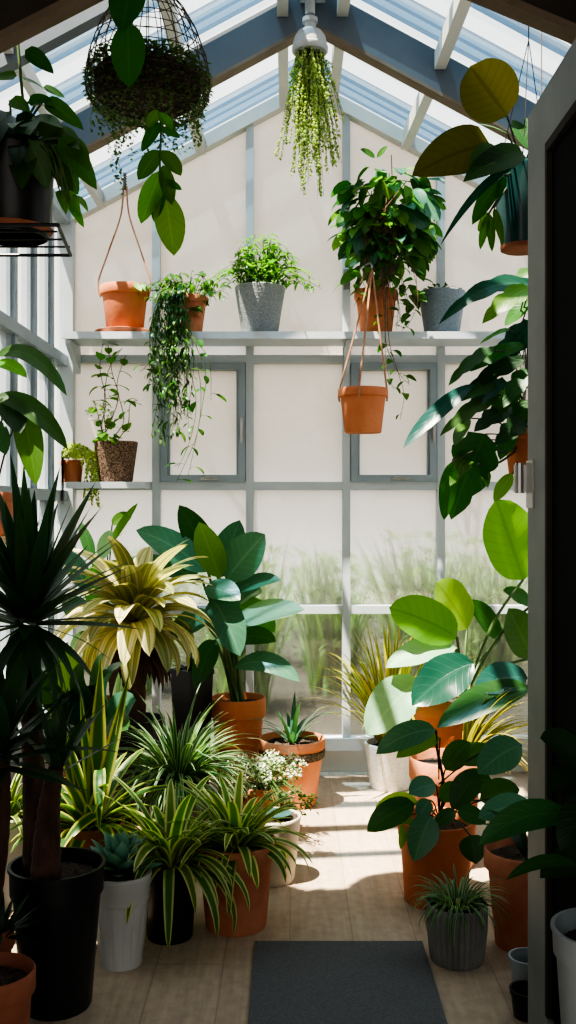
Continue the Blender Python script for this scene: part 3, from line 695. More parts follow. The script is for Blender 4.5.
# wire cage
dc = 2.75; cb = P(148, 108, dc)
r = thing('hanging_cage_planter', 'bell-shaped wire cage hung at upper left, full of small dark trailing foliage', 'planter', cb)
cw = MB(); pr_ = [(0, .345), (.02, .34), (.06, .315), (.10, .27), (.135, .21), (.160, .14), (.170, .08), (.168, .04), (.155, .012), (.14, 0)]
def cr(z):
    for (r0, z0), (r1, z1) in zip(pr_[:-1], pr_[1:]):
        if z1 <= z <= z0: return r1+(r0-r1)*(z-z1)/(z0-z1)
    return .14
for k in range(26):
    a = 6.283*k/26; cw.tube([(cb.x+q*math.cos(a), cb.y+q*math.sin(a), cb.z+z) for q, z in pr_], .0016, 4)
for z in (.0, .03, .06, .09, .12, .15, .18, .21, .24, .27, .30, .325):
    q = cr(z); cw.tube([(cb.x+q*math.cos(6.283*k/32), cb.y+q*math.sin(6.283*k/32), cb.z+z) for k in range(33)], .0026 if z in (0, .06) else .0015, 4, False)
cw.tube([(cb.x, cb.y, cb.z+.34), (cb.x, cb.y, roof(cb.x))], .003, 6)
cw.build('wire_cage', 'wire', r)
MB().lathe([(0, .01), (.12, .012), (.145, .03), (.148, .085), (.13, .10), (.0, .115)], cb, 32).build('moss_basket', 'soil', r)
ml = MB()
for k in range(1700):
    a = U(0, 6.28); z = U(-.01, .12); q = cr(max(z, 0))*U(.86, 1.0)
    ml.bend((cb.x+q*math.cos(a), cb.y+q*math.sin(a), cb.z+z), a, U(-.6, .9), .6, U(.011, .019), U(.009, .014), RD, .1, 2, 2)
for k in range(900):
    a = U(0, 6.28); q = math.sqrt(random.random())*.15; ml.bend((cb.x+q*math.cos(a), cb.y+q*math.sin(a), cb.z+.10+.03*(1-q/.15)+U(0, .015)), a, U(-.2, 1.2), .6, U(.011, .019), U(.009, .014), RD, .1, 2, 2)
for k in range(60):
    a = U(0, 6.28); q = U(.1, .155); e = U(.03, .13)
    for j in range(int(e*160)): ml.bend((cb.x+q*math.cos(a)+U(-.008, .008), cb.y+q*math.sin(a)+U(-.008, .008), cb.z+.01-j/160), U(0, 6.28), U(-1, .4), .5, U(.009, .016), U(.007, .012), RD, .1, 2, 2)
for (px, e) in ((121, .24), (117, .2), (123, .17), (108, .12)):
    t_ = P(px, 108, dc-.1)
    for j in range(int(e*170)): ml.bend((t_.x+U(-.006, .006)+.01*math.sin(j*.2), t_.y, t_.z-j/170), U(0, 6.28), U(-1, .4), .5, U(.009, .016), U(.007, .012), RD, .1, 2, 2)
ml.build('small_foliage', 'leaf_cage', r)
st = MB(); st.tube(curve([P(158, 100, dc-.1), P(161, 130, dc-.16), P(160, 170, dc-.16), P(166, 200, dc-.16)], 16), .003, 6)
G = []
for bx_, by_, tx_, ty_, w_, m_ in ((160, 122, 142, 152, 15, 'leaf_mid'), (161, 128, 180, 138, 10, 'leaf_mid'), (162, 150, 181, 176, 18, 'leaf_mid'), (159, 150, 138, 180, 18, 'leaf_mid'), (161, 170, 141, 224, 24, 'leaf_bright'), (164, 180, 182, 190, 8, 'leaf_mid'), (163, 190, 154, 222, 14, 'leaf_mid'), (165, 193, 174, 256, 32, 'leaf_bright'), (163, 165, 172, 205, 16, 'leaf_mid'), (160, 112, 172, 130, 12, 'leaf_bright'), (158, 110, 148, 128, 12, 'leaf_bright')):
    G.append((m_, (bx_, by_, -.16), (tx_, ty_, -.18), w_, dict(face=(U(-.4, .4), -1, .25), arch=.03)))
hand(r, dc, G, 'stem', ms=st, clamp=False)
# dark vine in front of the cage
r = thing('hanging_vine', 'dark vine with two broad leaves hanging in front of the wire cage', 'vine', P(130, -60, 2.5))
st = MB(); t_ = P(130, -60, 2.5); st.tube(curve([(t_.x, t_.y, roof(t_.x)+.02), t_, P(131, -20, 2.5), P(128, 24, 2.5)], 16), .004, 6)
hand(r, 2.5, [('leaf_deep', (131, -14, 0), (121, 32, -.02), 38, dict(prof=HT, arch=.02)), ('leaf_mid', (128, 22, .01), (129, 88, -.01), 35, dict(prof=OV, arch=.02))], 'stem', ms=st, clamp=False)
# black pot on a wire tray, upper left
dl = 2.75; pb = P(12, 238, dl)
r = thing('hanging_basket_plant', 'black pot of broad-leaved green plant standing on the wire tray at upper left', 'plant', pb)
zz = pot(r, .118, .235, 'black_plastic', 'plain', .1); c = Vector((pb.x, pb.y, zz))
saucer(r, .112, 'terracotta_dark', .0)
ms = MB(); ms.tube(curve([c, P(24, 130, dl), P(21, 80, dl), P(18, 45, dl), P(18, 38, dl)], 16), .0045, 6); G = []
for bx_, by_, tx_, ty_, w_ in ((25, 50, 54, 74, 18), (17, 76, -8, 80, 15), (24, 80, 45, 90, 15), (43, 87, 65, 98, 10), (28, 102, 52, 100, 14), (44, 100, 84, 130, 18), (22, 132, 22, 190, 34), (58, 138, 97, 190, 26), (30, 118, 62, 128, 20), (10, 112, -10, 150, 26), (40, 120, 75, 165, 26), (30, 140, 48, 190, 26), (50, 140, 72, 200, 26), (66, 140, 90, 170, 22), (5, 130, -5, 185, 30), (40, 128, 30, 160, 24), (18, 118, 40, 135, 24), (60, 190, 66, 215, 12), (70, 190, 80, 225, 12), (74, 195, 88, 212, 10), (68, 200, 84, 228, 11), (35, 105, 62, 112, 13), (10, 100, 30, 112, 16), (52, 130, 80, 150, 22)):
    G.append((('leaf_deep', 'leaf_mid', 'leaf_mid')[len(G) % 3] if by_ < 189 else 'leaf_bright', (bx_, by_, U(-.12, .06)), (tx_, ty_, U(-.16, .05)), w_, dict(face=(U(-.3, .3), -1, U(.2, .9)), arch=.1, prof=HT, frm=c if by_ > 95 and by_ < 189 else None)))
for k in range(34):
    a = U(0, 6.28); q = U(.2, 1); b_ = c+Vector((.12*q*math.cos(a)+.03, .12*q*math.sin(a)-.02, U(.0, .13))); t_ = b_+Vector((U(.02, .10)*math.cos(a), U(.02, .1)*math.sin(a), U(-.12, .0)))
    G.append((('leaf_deep', 'leaf_mid', 'leaf_dark')[k % 3], (b_.x/b_.y*F+290, 508-(b_.z-CH)/b_.y*F, b_.y-dl), (t_.x/t_.y*F+290, 508-(t_.z-CH)/t_.y*F, t_.y-dl), U(15, 26), dict(face=(U(-.3, .3), -1, U(.2, .9)), arch=.12, prof=HT, frm=c)))
for k in range(8): ms.tube(curve([c, P(U(40, 60), 145, dl-.1), P(U(60, 78), U(190, 205), dl-.1)], 10), .002, 5)
hand(r, dl, G, 'stem', ms=ms, clamp=False)
tz = pb.z-.012; tr = thing('wire_tray', 'black wire tray hanging at upper left under the black pot', 'tray', (pb.x, pb.y, tz))
wm = MB(); x0, x1, y0, y1 = XL+.0, X(64, dl-.1), dl-.17, dl+.14
for q in (((x0, y0), (x1, y0)), ((x1, y0), (x1-.035, y1)), ((x1-.035, y1), (x0, y1))): wm.tube([(q[0][0], q[0][1], tz), (q[1][0], q[1][1], tz)], .005, 8)
for k in range(3):
    y = y0+(y1-y0)*(k+1)/4; wm.tube([(x0, y, tz+.004), (x1-.02, y, tz+.004)], .0028, 6)
wm.build('wire_grid', 'black_wire', tr)
wm = MB(); wm.tube([(x0, y0, tz), (x0, y1, tz)], .006, 8); wm.tube([(x0+.01, y0+.02, tz), (x0+.01, y0+.02, tz-.15)], .006, 8); wm.tube([(x0+.01, y0+.02, tz-.15), (x0+.2, y0+.02, tz)], .005, 8); wm.build('wall_bracket', 'black_wire', tr)
# teal hanging pot, upper right
dr = 3.0; pb = P(522, 250, dr)
r = thing('hanging_plant', 'dark teal pot at upper right with big olive leaves, hung beside the door', 'plant', pb)
zz = pot(r, .09, .245, 'teal_glaze', 'plain', .062); c = Vector((pb.x, pb.y, zz))
MB().lathe([(0, -.004), (.055, -.004), (.0635, 0), (.0645, .012), (.06, .012)], pb, 40).build('clay_foot', 'terracotta_dark', r)
hk = MB(); tp = Vector((pb.x+.02, pb.y, roof(pb.x)))
for a in (.3, 2.4, 4.5): hk.tube([(pb.x+.088*math.cos(a), pb.y+.088*math.sin(a), zz+.02), (tp.x, tp.y, zz+.42)], .0015, 5)
hk.tube([(tp.x, tp.y, zz+.42), tp], .0018, 5); hk.build('hanger', 'black_wire', r)
G = [('leaf_olive', (507, 116, -.05), (470, 66, -.1), 60, dict(prof=RD, face=(0, -1, -.25), arch=0, frm=c, nl=12)),
     ('leaf_olive', (490, 144, -.1), (412, 176, -.16), 50, dict(prof=HT, face=(.1, -1, .1), arch=.1, frm=c, nl=12)),
     ('leaf_mid', (498, 150, -.12), (470, 168, -.16), 28, dict(prof=HT, face=(.2, -1, .5), arch=.1)),
     ('leaf_deep', (522, 152, -.12), (463, 182, -.18), 32, dict(prof=ST, face=(.1, -1, .4), arch=.12, frm=c)),
     ('leaf_teal', (510, 168, -.12), (440, 246, -.1), 10, dict(prof=ST, face=(-.2, -1, .3), arch=.22, frm=c)),
     ('leaf_mid', (500, 180, -.1), (472, 225, -.12), 17, dict(face=(.2, -1, .2), arch=.12, frm=c)),
     ('leaf_blue', (508, 134, -.02), (478, 124, -.04), 10, dict(face=(0, -.5, 1), frm=c)),
     ('leaf_bright', (488, 215, -.1), (480, 250, -.1), 9, dict(frm=c)), ('leaf_mid', (490, 214, -.1), (492, 252, -.1), 9, dict(arch=.05)), ('leaf_bright', (489, 212, -.1), (478, 232, -.1), 8, {}), ('leaf_mid', (494, 208, -.1), (503, 246, -.1), 9, dict(frm=c)),
     ('leaf_mid', (505, 176, -.1), (497, 200, -.12), 9, dict(frm=c)), ('leaf_deep', (530, 150, -.08), (512, 120, -.05), 16, dict(frm=c)), ('leaf_mint', (536, 142, -.04), (526, 118, -.05), 14, dict(frm=c))]
hand(r, dr, G, 'stem_dark', clamp=False, pr=.003)
# lobed climber on the right
dp = 3.45; pb = P(527, 474, dp)
r = thing('hanging_plant', 'terracotta pot of large drooping lobed leaves hanging mid right behind the door hinge', 'plant', pb)
zz = pot(r, .085, .15, 'terracotta', 'clay', .062); c = Vector((pb.x, pb.y, zz))
hk = MB()
for a in (.3, 2.4, 4.5): hk.tube([(pb.x+.082*math.cos(a), pb.y+.082*math.sin(a), zz+.02), (pb.x+.05, pb.y, zz+.6)], .002, 5)
hk.tube([(pb.x+.05, pb.y, zz+.6), (pb.x+.05, pb.y, roof(pb.x+.05))], .002, 5); hk.build('hanger', 'twine', r)
ms = MB(); ms.tube(curve([c, P(524, 400, dp), P(530, 330, dp), P(530, 275, dp)], 18), .006, 7)
ms.tube(curve([c, P(505, 452, dp-.1), P(480, 440, dp-.15)], 12), .004, 6); ms.tube(curve([c, P(500, 462, dp-.1), P(478, 464, dp-.15)], 12), .004, 6)
G = []
for bx_, by_, tx_, ty_, w_, m_, a_ in ((534, 286, 439, 324, 22, 'leaf_teal', .3), (530, 288, 482, 324, 26, 'leaf_bright', .15), (534, 322, 484, 384, 28, 'leaf_teal', .1), (495, 350, 448, 386, 20, 'leaf_deep', .2), (474, 384, 403, 448, 18, 'leaf_teal', .1), (507, 382, 460, 418, 22, 'leaf_teal', .15), (468, 418, 455, 446, 15, 'leaf_mid', .05), (515, 408, 474, 432, 26, 'leaf_dark', .1), (486, 434, 451, 520, 50, 'leaf_deep', .12), (478, 440, 488, 488, 20, 'leaf_mid', .05), (513, 474, 494, 502, 15, 'leaf_bright', .1), (530, 370, 503, 408, 24, 'leaf_deep', .1), (525, 345, 470, 372, 18, 'leaf_mid', .15), (525, 360, 462, 396, 20, 'leaf_dark', .15), (520, 392, 484, 422, 20, 'leaf_mid', .1), (525, 420, 495, 446, 24, 'leaf_dark', .1), (500, 385, 458, 402, 16, 'leaf_deep', .15), (532, 300, 505, 326, 18, 'leaf_mid', .1), (500, 395, 440, 436, 20, 'leaf_deep', .15), (474, 446, 450, 486, 24, 'leaf_mid', .1), (452, 462, 444, 520, 18, 'leaf_mid', .05), (535, 270, 505, 300, 20, 'leaf_mid', .2), (528, 400, 512, 440, 24, 'leaf_deep', .1), (510, 330, 480, 344, 14, 'leaf_mid', .1), (530, 385, 482, 400, 18, 'leaf_bright', .1), (515, 430, 500, 460, 18, 'leaf_mid', .1)):
    G.append((m_, (bx_, by_, U(-.2, .0)), (tx_, ty_, U(-.22, .02)), w_, dict(prof=LB if w_ > 19 else OV, face=(U(-.5, .1), -1, U(.3, .9)), arch=a_, nl=14, wave=.02, frm=P(524+U(-5, 5), min(by_+25, 455), dp))))
hand(r, dp, G, 'stem_dark', ms=ms, clamp=False, pr=.0025)
# big-leaved plant on the left bracket
dq = 3.42; pb = Vector((X(-7, dq), dq, Zp(536, dq)))
r = thing('broadleaf_plant', 'terracotta pot on the left wall bracket with broad drooping dark green leaves', 'plant', pb)
zz = pot(r, .078, .15, 'terracotta_old', 'clay', .06); c = Vector((pb.x, pb.y, zz)); G = []
for bx_, by_, tx_, ty_, w_, m_, a_ in ((-4, 356, 67, 396, 20, 'leaf_deep', .42), (-6, 364, 27, 378, 16, 'leaf_bright', .2), (-6, 398, 68, 450, 24, 'leaf_deep', .3), (6, 396, 20, 434, 28, 'leaf_dark', .1), (22, 410, 36, 486, 28, 'leaf_mid', .18), (-10, 420, 6, 455, 22, 'leaf_deep', .1)):
    G.append((m_, (bx_, by_, -.1), (tx_, ty_, -.18), w_, dict(face=(.25, -1, .6), arch=a_, frm=c, nl=12, fold=.2)))
hand(r, dq, G, 'stem_dark')
br = thing('wall_bracket', 'small wooden bracket on the left wall under a terracotta pot', 'bracket', (pb.x, pb.y, pb.z-.02))
MB().box(XL+.03, pb.x+.1, dq-.1, dq+.1, pb.z-.02, pb.z-.001).build('bracket_top', 'wood_stand', br, smooth=False)
MB().prism([(XL+.04, dq-.01, pb.z-.02), (pb.x+.07, dq-.01, pb.z-.02), (XL+.04, dq-.01, pb.z-.16)], (0, .02, 0)).build('brace', 'wood_stand', br, smooth=False)

# ================================================================== PLANTS ON THE FLOOR, LEFT
# yucca in black pot
r = thing('yucca', 'tall dark spiky yucca with two trunks in a large black pot, front left', 'plant', (X(57, 2.62), 2.62, 0))
zz = pot(r, .126, .37, 'black_plastic', 'nursery', .09, fill=.04); c = Vector((r.location.x, r.location.y, zz))
tk = MB(); d0 = 2.60
def trunk(m, pts, r0, r1, n=26):
    cl = curve(pts, n); k = len(cl); m.tube(cl, [(r0+(r1-r0)*i/k)*(1+.05*math.sin(i*2.4)) for i in range(k)], 12)
trunk(tk, [P(34, 885, d0+.04), P(34, 800, d0+.04), P(32, 720, d0+.03), P(30, 630, d0+.03)], .031, .027)
trunk(tk, [P(46, 884, d0-.03), P(47, 840, d0-.04), P(50, 800, d0-.04), P(56, 768, d0-.04)], .042, .018)
tk.build('trunk', 'bark', r)
ml = MB(); h0 = P(28, 622, d0)
for k in range(84):
    t = k/84; az = k*2.39996; low = t < .22
    pt = (-.9+3.2*t if low else .05+1.45*(t-.2)/.8)+U(-.12, .12); L = .24 if low else .25+.09*t
    ml.bend(h0+Vector((.02*math.cos(az), .02*math.sin(az), -.03+.09*t)), az, pt, U(.5, 1.0) if low else U(.02, .28), L*U(.85, 1.15), .052 if not low else .042, SP, .14, 7, 2, 1.2, roll=U(-.3, .3))
h1 = P(58, 775, d0-.04)
for k in range(15):
    t = k/15; az = k*2.39996; ml.bend(h1+Vector((0, 0, .04*t)), az, .65+.85*t+U(-.1, .1), U(.0, .2), U(.15, .24), .036, SP, .14, 7, 2, roll=U(-.3, .3))
ml.build('foliage', 'leaf_spear', r, sharp=180)
# palm-like plant at far left edge
r = thing('dracaena', 'dark narrow-leaved dracaena in a slim terracotta pot at the far left edge', 'plant', (X(-14, 2.46), 2.46, 0))
zz = pot(r, .068, .27, 'terracotta_dark', 'clay', .055); c = Vector((r.location.x, r.location.y, zz))
tk = MB(); trunk(tk, [c-Vector((0, 0, .02)), P(0, 860, 2.45), P(4, 800, 2.44), P(4, 760, 2.44)], .018, .015); tk.build('trunk', 'bark', r)
ml = MB(); h0 = P(4, 768, 2.44)
for k in range(34):
    t = k/34; az = k*2.4; ml.bend(h0+Vector((0, 0, .08*t)), az, -.2+1.6*t+U(-.1, .1), U(.1, .5), U(.2, .3), .046, SP, .14, 7, 2, roll=U(-.3, .3))
ml.build('foliage', 'leaf_spear', r, sharp=180)
m2 = MB(); rosette(m2, c+Vector((.04, -.02, .02)), 30, .10, .016, 1.3, .1, .3, .9, LA, spread=.02); m2.build('undergrowth', 'leaf_dark', r, sharp=180)
r = thing('empty_pot', 'weathered brown terracotta pot with bare soil in the bottom left corner', 'pot', (X(-6, 2.25), 2.25, 0))
pot(r, .092, .262, 'terracotta_dark', 'clay', .07)
# agave in grey-white fluted pot
r = thing('agave', 'blue-green agave rosette in a fluted white plastic pot, front left', 'plant', (X(121, 2.86), 2.86, 0))
zz = pot(r, .088, .262, 'white_plastic', 'fluted', .062, fill=.02); c = Vector((r.location.x, r.location.y, zz))
ml = MB()
for k in range(34):
    t = k/34; az = k*2.39996; ml.bend(c+Vector((.01*math.cos(az), .01*math.sin(az), .01+.02*t)), az, .15+1.25*t, -.25+.1*t, U(.115, .14)*(1-.25*t), .05*(1-.2*t), lambda q: (.55+.6*math.sin(min(1, q*1.8)*1.57))*(1-q**3.5), .35, 7, 4)
ml.build('foliage', 'leaf_agave', r, sharp=180)
# variegated tall plant in terracotta
r = thing('variegated_agave', 'tall yellow-edged sword-leaved plant behind the black pot in a terracotta pot', 'plant', (X(90, 3.2), 3.2, 0))
zz = pot(r, .11, .30, 'terracotta_dark', 'clay', .085); c = Vector((r.location.x, r.location.y, zz)); ml = MB()
for tx_, ty_, w_ in ((101, 655, 25), (130, 670, 19), (48, 706, 13), (80, 690, 15), (66, 730, 15), (120, 708, 13)):
    ml.leaf(c+Vector((U(-.02, .02), U(-.02, .02), 0)), P(tx_, ty_, 3.16), w_*3.2/F, 0, (U(-.2, .2), -1, .2), SP, .3, 10, 4)
rosette(ml, c, 38, .30, .045, 1.25, .35, .7, 1.9, pf(.35, .6), .2, 10, 4, .02)
ml.leaf(P(100, 770, 3.1), P(99, 835, 2.98), 17*3/F, .35, (0, -1, .6), SP, .25, 10, 4); ml.leaf(P(96, 815, 3.1), P(60, 850, 3.0), 15*3/F, .2, (0, -1, .6), SP, .25, 10, 4)
ml.build('foliage', 'leaf_sans', r, sharp=180)
# spider plant in black pot
r = thing('spider_plant', 'cream-striped spider plant drooping over a black pot, front left', 'plant', (X(170, 3.04), 3.04, 0))
zz = pot(r, .088, .23, 'black_plastic', 'nursery', .07); c = Vector((r.location.x, r.location.y, zz)); ml = MB()
rosette(ml, c+Vector((0, 0, .005)), 66, .32, .038, 1.4, .55, .8, 2.6, pf(.35, .6), .16, 12, 4, .015, .25, 1.3); ml.build('foliage', 'leaf_spider', r, sharp=180)
# spider plant in terracotta
r = thing('spider_plant', 'yellow-striped spider plant in a terracotta pot beside the mat', 'plant', (X(236, 3.12), 3.12, 0))
zz = pot(r, .126, .265, 'terracotta_old', 'nursery', .095); c = Vector((r.location.x, r.location.y, zz)); ml = MB()
rosette(ml, c, 66, .27, .034, 1.4, .4, .8, 2.0, pf(.35, .6), .16, 11, 4, .015, .25, 1.3); ml.build('foliage', 'leaf_spider', r, sharp=180)
# green grassy spider plant behind
r = thing('grass_plant', 'bushy plant of thin arching green and white blades in the middle left', 'plant', (X(178, 3.75), 3.75, 0))
zz = pot(r, .12, .30, 'black_plastic', 'nursery', .1); c = Vector((r.location.x, r.location.y, zz)); ml = MB()
rosette(ml, c, 300, .34, .014, 1.5, .5, .9, 2.6, LA, .2, 10, 2, .035, .3, 1.2); ml.build('foliage', 'leaf_grass', r, sharp=180)
# cream pot
r = thing('cream_pot', 'round cream pot of dark soil and stray green blades beside the sunlit floor', 'pot', (X(273, 3.5), 3.5, 0))
zz = pot(r, .098, .225, 'cream_ceramic', 'plain', .075, fill=.012); c = Vector((r.location.x, r.location.y, zz))
MB().lathe([(0, .012), (.03, .012), (.05, .016), (.056, .024), (.053, .024), (.03, .018), (0, .017)], c+Vector((.01, -.01, 0)), 30).build('glass_dish', 'teal_glaze', r)
# white flowering plant
r = thing('flowering_plant', 'small white-flecked bushy plant in a terracotta pot between the cream and banded pots', 'plant', (X(262, 3.95), 3.95, 0))
zz = pot(r, .105, .215, 'terracotta_pale', 'clay', .08); c = Vector((r.location.x, r.location.y, zz)); ms, ml, mw = MB(), MB(), MB()
for k in range(60):
    a = U(0, 6.28); q = U(.02, .17); e = c+Vector((q*math.cos(a)+.01, q*.8*math.sin(a)-.03, U(.04, .17)-q*.35)); ms.tube(curve([c, c.lerp(e, .5)+Vector((0, 0, .04)), e], 6), .001, 4)
    tuft(ml, e, .03, .03, .03, 16, .015, .008); tuft(mw, e+Vector((0, -.01, .012)), .03, .03, .022, 32, .011, .010)
for k in range(26):
    e = P(U(275, 318), U(790, 815), 3.7); ms.tube(curve([c+Vector((.03, -.05, .02)), c.lerp(e, .5)+Vector((0, 0, .05)), e], 6), .001, 4); tuft(ml, e, .02, .02, .02, 10, .018, .01)
ms.build('stem', 'stem', r); ml.build('foliage', 'leaf_small', r); mw.build('blossom', 'leaf_white', r)
# banded terracotta pot with small spiky plant
r = thing('spiky_plant', 'terracotta pot with a dark woven band and a small spiky plant near the back wall', 'plant', (X(292, 4.4), 4.4, 0))
zz = pot(r, .148, .29, 'terracotta_pale', 'banded', .105, fill=.03); c = Vector((r.location.x, r.location.y, zz)); ml = MB()
rosette(ml, c, 13, .20, .024, 1.5, .7, .1, 1.3, LA, .25, 9, 2, .012, .3); ml.bend(c, .1, 1.1, 1.3, .3, .024, LA, .25, 10, 2); ml.bend(c, 3.1, 1.0, 1.2, .26, .022, LA, .25, 10, 2)
ml.build('foliage', 'leaf_blue', r, sharp=180)
# large-leaf plant by the window
dg = 4.58; r = thing('broadleaf_plant', 'large plant of wide blue-green leaves in a terracotta pot by the back window', 'plant', (X(238, dg), dg, 0))
zz = pot(r, .128, .435, 'terracotta', 'clay', .09); c = Vector((r.location.x, r.location.y, zz)); G = []
for bx_, by_, tx_, ty_, w_, m_, dd, a_, fz in ((214, 566, 179, 505, 28, 'leaf_deep', .05, .02, .2), (220, 578, 199, 522, 28, 'leaf_bright', -.05, .02, .2), (218, 578, 240, 520, 30, 'leaf_blue', .1, .05, .2), (226, 580, 265, 534, 38, 'leaf_blue', -.05, .05, .3), (208, 572, 136, 530, 30, 'leaf_blue', 0, .12, .5), (202, 580, 122, 562, 24, 'leaf_blue', .1, .12, .9), (232, 592, 281, 580, 20, 'leaf_blue', -.05, .15, 1), (232, 624, 304, 610, 32, 'leaf_mint', -.1, .12, 1.2), (235, 668, 300, 682, 22, 'leaf_blue', -.1, .35, .8), (212, 598, 240, 656, 36, 'leaf_blue', -.2, .15, .3), (205, 588, 240, 600, 26, 'leaf_blue', -.18, .15, .7), (212, 615, 168, 640, 24, 'leaf_blue', -.1, .2, .6), (234, 640, 276, 642, 22, 'leaf_deep', -.05, .2, .8), (232, 605, 275, 632, 30, 'leaf_bright', .08, .2, .6), (225, 600, 262, 592, 26, 'leaf_deep', .1, .15, .6), (215, 640, 195, 690, 22, 'leaf_deep', -.1, .2, .4), (205, 560, 168, 552, 26, 'leaf_deep', .12, .1, .6)):
    G.append((m_, (bx_, by_, dd), (tx_, ty_, dd-.1), w_*1.05, dict(face=(U(-.2, .2), -1, fz), arch=a_, frm=c+Vector((U(-.03, .03), U(-.03, .03), 0)), nl=12, wave=.015, prof=OV)))
hand(r, dg, G, 'stem', pr=.0065)
# yellow rosette on a stem
dy = 4.2; r = thing('bromeliad', 'large rosette of drooping yellow-cream leaves on a brown stem, centre left', 'plant', (X(136, dy), dy, 0))
zz = pot(r, .12, .42, 'black_plastic', 'nursery', .095); c = Vector((r.location.x, r.location.y, zz)); tk = MB(); h0 = P(135, 612, dy); trunk(tk, [c-Vector((0, 0, .02)), c.lerp(h0, .5), h0], .045, .035); tk.build('trunk', 'bark', r)
ml = MB()
for k in range(72):
    t = k/72; az = k*2.39996+U(-.2, .2); ml.bend(h0+Vector((.02*math.cos(az), .02*math.sin(az), -.10+.14*t)), az, .35+.95*t+U(-.1, .1), (2.1-1.2*t)+U(-.2, .2), U(.31, .40), .088, pf(.5, .65), .16, 11, 4, 1.1, roll=U(-.3, .3))
ml.build('foliage', 'leaf_brom', r, sharp=180, clamp=True)
m2 = MB()
for k in range(26):
    az = k*2.4; m2.bend(h0+Vector((.03*math.cos(az), .03*math.sin(az), -.12)), az, -.6, .9, U(.2, .28), .05, LA, .3, 7, 2)
m2.build('dry_foliage', 'bark', r, sharp=180)
# dark square planter
r = thing('planter', 'black planter tucked between the yellow rosette and the blue-green plant', 'planter', (X(192, 4.52), 4.52, 0))
zz = .54; MB().lathe([(0, 0), (.07, 0), (.075, .01), (.095, .55), (.10, .55), (.10, .575), (.088, .575), (.08, .5)], r.location, 4, closed=True).build('pot', 'black_plastic', r, smooth=False)
c = r.location+Vector((0, 0, .54)); MB().lathe([(.08, 0), (0, .008)], c, 4, closed=True).build('soil', 'soil', r)
ml = MB(); rosette(ml, c, 9, .16, .03, 1.3, .6, .4, 1.0, SP); ml.build('foliage', 'leaf_dark', r, sharp=180)
# corner plants
r = thing('broadleaf_plant', 'leafy green plant in the left back corner behind the yellow rosette', 'plant', (X(104, 4.7), 4.7, 0))
zz = pot(r, .11, .4, 'terracotta_dark', 'clay', .085); c = Vector((r.location.x, r.location.y, zz)); G = []
for bx_, by_, tx_, ty_, w_, m_ in ((108, 548, 138, 503, 8, 'leaf_bright'), (112, 525, 132, 514, 14, 'leaf_mid'), (92, 560, 82, 522, 16, 'leaf_blue'), (100, 560, 112, 530, 16, 'leaf_mint'), (88, 590, 66, 552, 22, 'leaf_blue'), (96, 600, 120, 560, 24, 'leaf_blue'), (90, 620, 62, 600, 24, 'leaf_blue'), (98, 640, 70, 650, 26, 'leaf_deep'), (104, 630, 130, 640, 26, 'leaf_deep'), (92, 610, 100, 560, 22, 'leaf_bright')):
    G.append((m_, (bx_, by_, U(-.1, .1)), (tx_, ty_, U(-.15, .1)), w_, dict(arch=.1, face=(U(-.3, .3), -1, .5), frm=c)))
hand(r, 4.7, G, 'stem')
r = thing('broadleaf_plant', 'low plant of wide deep green leaves between the yucca and the yellow rosette', 'plant', (X(84, 3.72), 3.72, 0))
zz = pot(r, .12, .34, 'terracotta_dark', 'clay', .09); c = Vector((r.location.x, r.location.y, zz)); G = []
for k, (tx_, ty_, w_, m_) in enumerate(((60, 650, 26, 'leaf_lime'), (84, 668, 30, 'leaf_deep'), (118, 668, 28, 'leaf_blue'), (136, 700, 28, 'leaf_blue'), (45, 690, 28, 'leaf_deep'), (40, 728, 28, 'leaf_deep'), (100, 690, 32, 'leaf_teal'), (66, 700, 32, 'leaf_teal'), (128, 730, 26, 'leaf_deep'), (74, 735, 30, 'leaf_deep'), (104, 655, 20, 'leaf_deep'), (20, 668, 22, 'leaf_deep'))):
    t_ = P(tx_, ty_, 3.62); b_ = c.lerp(t_, .45)+Vector((0, 0, .06)); G.append((m_, (b_.x/b_.y*F+290, 508-(b_.z-CH)/b_.y*F, b_.y-3.72), (tx_, ty_, -.1-.1*(k % 3)), w_*1.2, dict(arch=.2, face=(U(-.3, .3), -1, .8), frm=c)))
hand(r, 3.72, G, 'stem')
r = thing('white_planter', 'white pot of striped grass half hidden behind the yucca at left', 'plant', (X(6, 3.3), 3.3, 0))
zz = pot(r, .115, .30, 'white_plastic', 'plain', .09); c = Vector((r.location.x, r.location.y, zz)); ml = MB()
rosette(ml, c, 60, .28, .02, 1.4, .6, .6, 2.0, LA); ml.build('foliage', 'leaf_spider', r, sharp=180, clamp=True)

# ================================================================== PLANTS ON THE FLOOR, RIGHT
r = thing('ornamental_grass', 'golden spiky grass in a white speckled pot against the back wall', 'plant', (X(390, 4.66), 4.66, 0))
zz = pot(r, .118, .21, 'white_speckled', 'plain', .092); c = Vector((r.location.x, r.location.y, zz)); ml = MB()
rosette(ml, c, 125, .58, .019, 1.55, .95, .2, 1.5, ST, .25, 11, 2, .03, .25, 2.0); ml.build('foliage', 'leaf_gold', r, sharp=180, clamp=True)
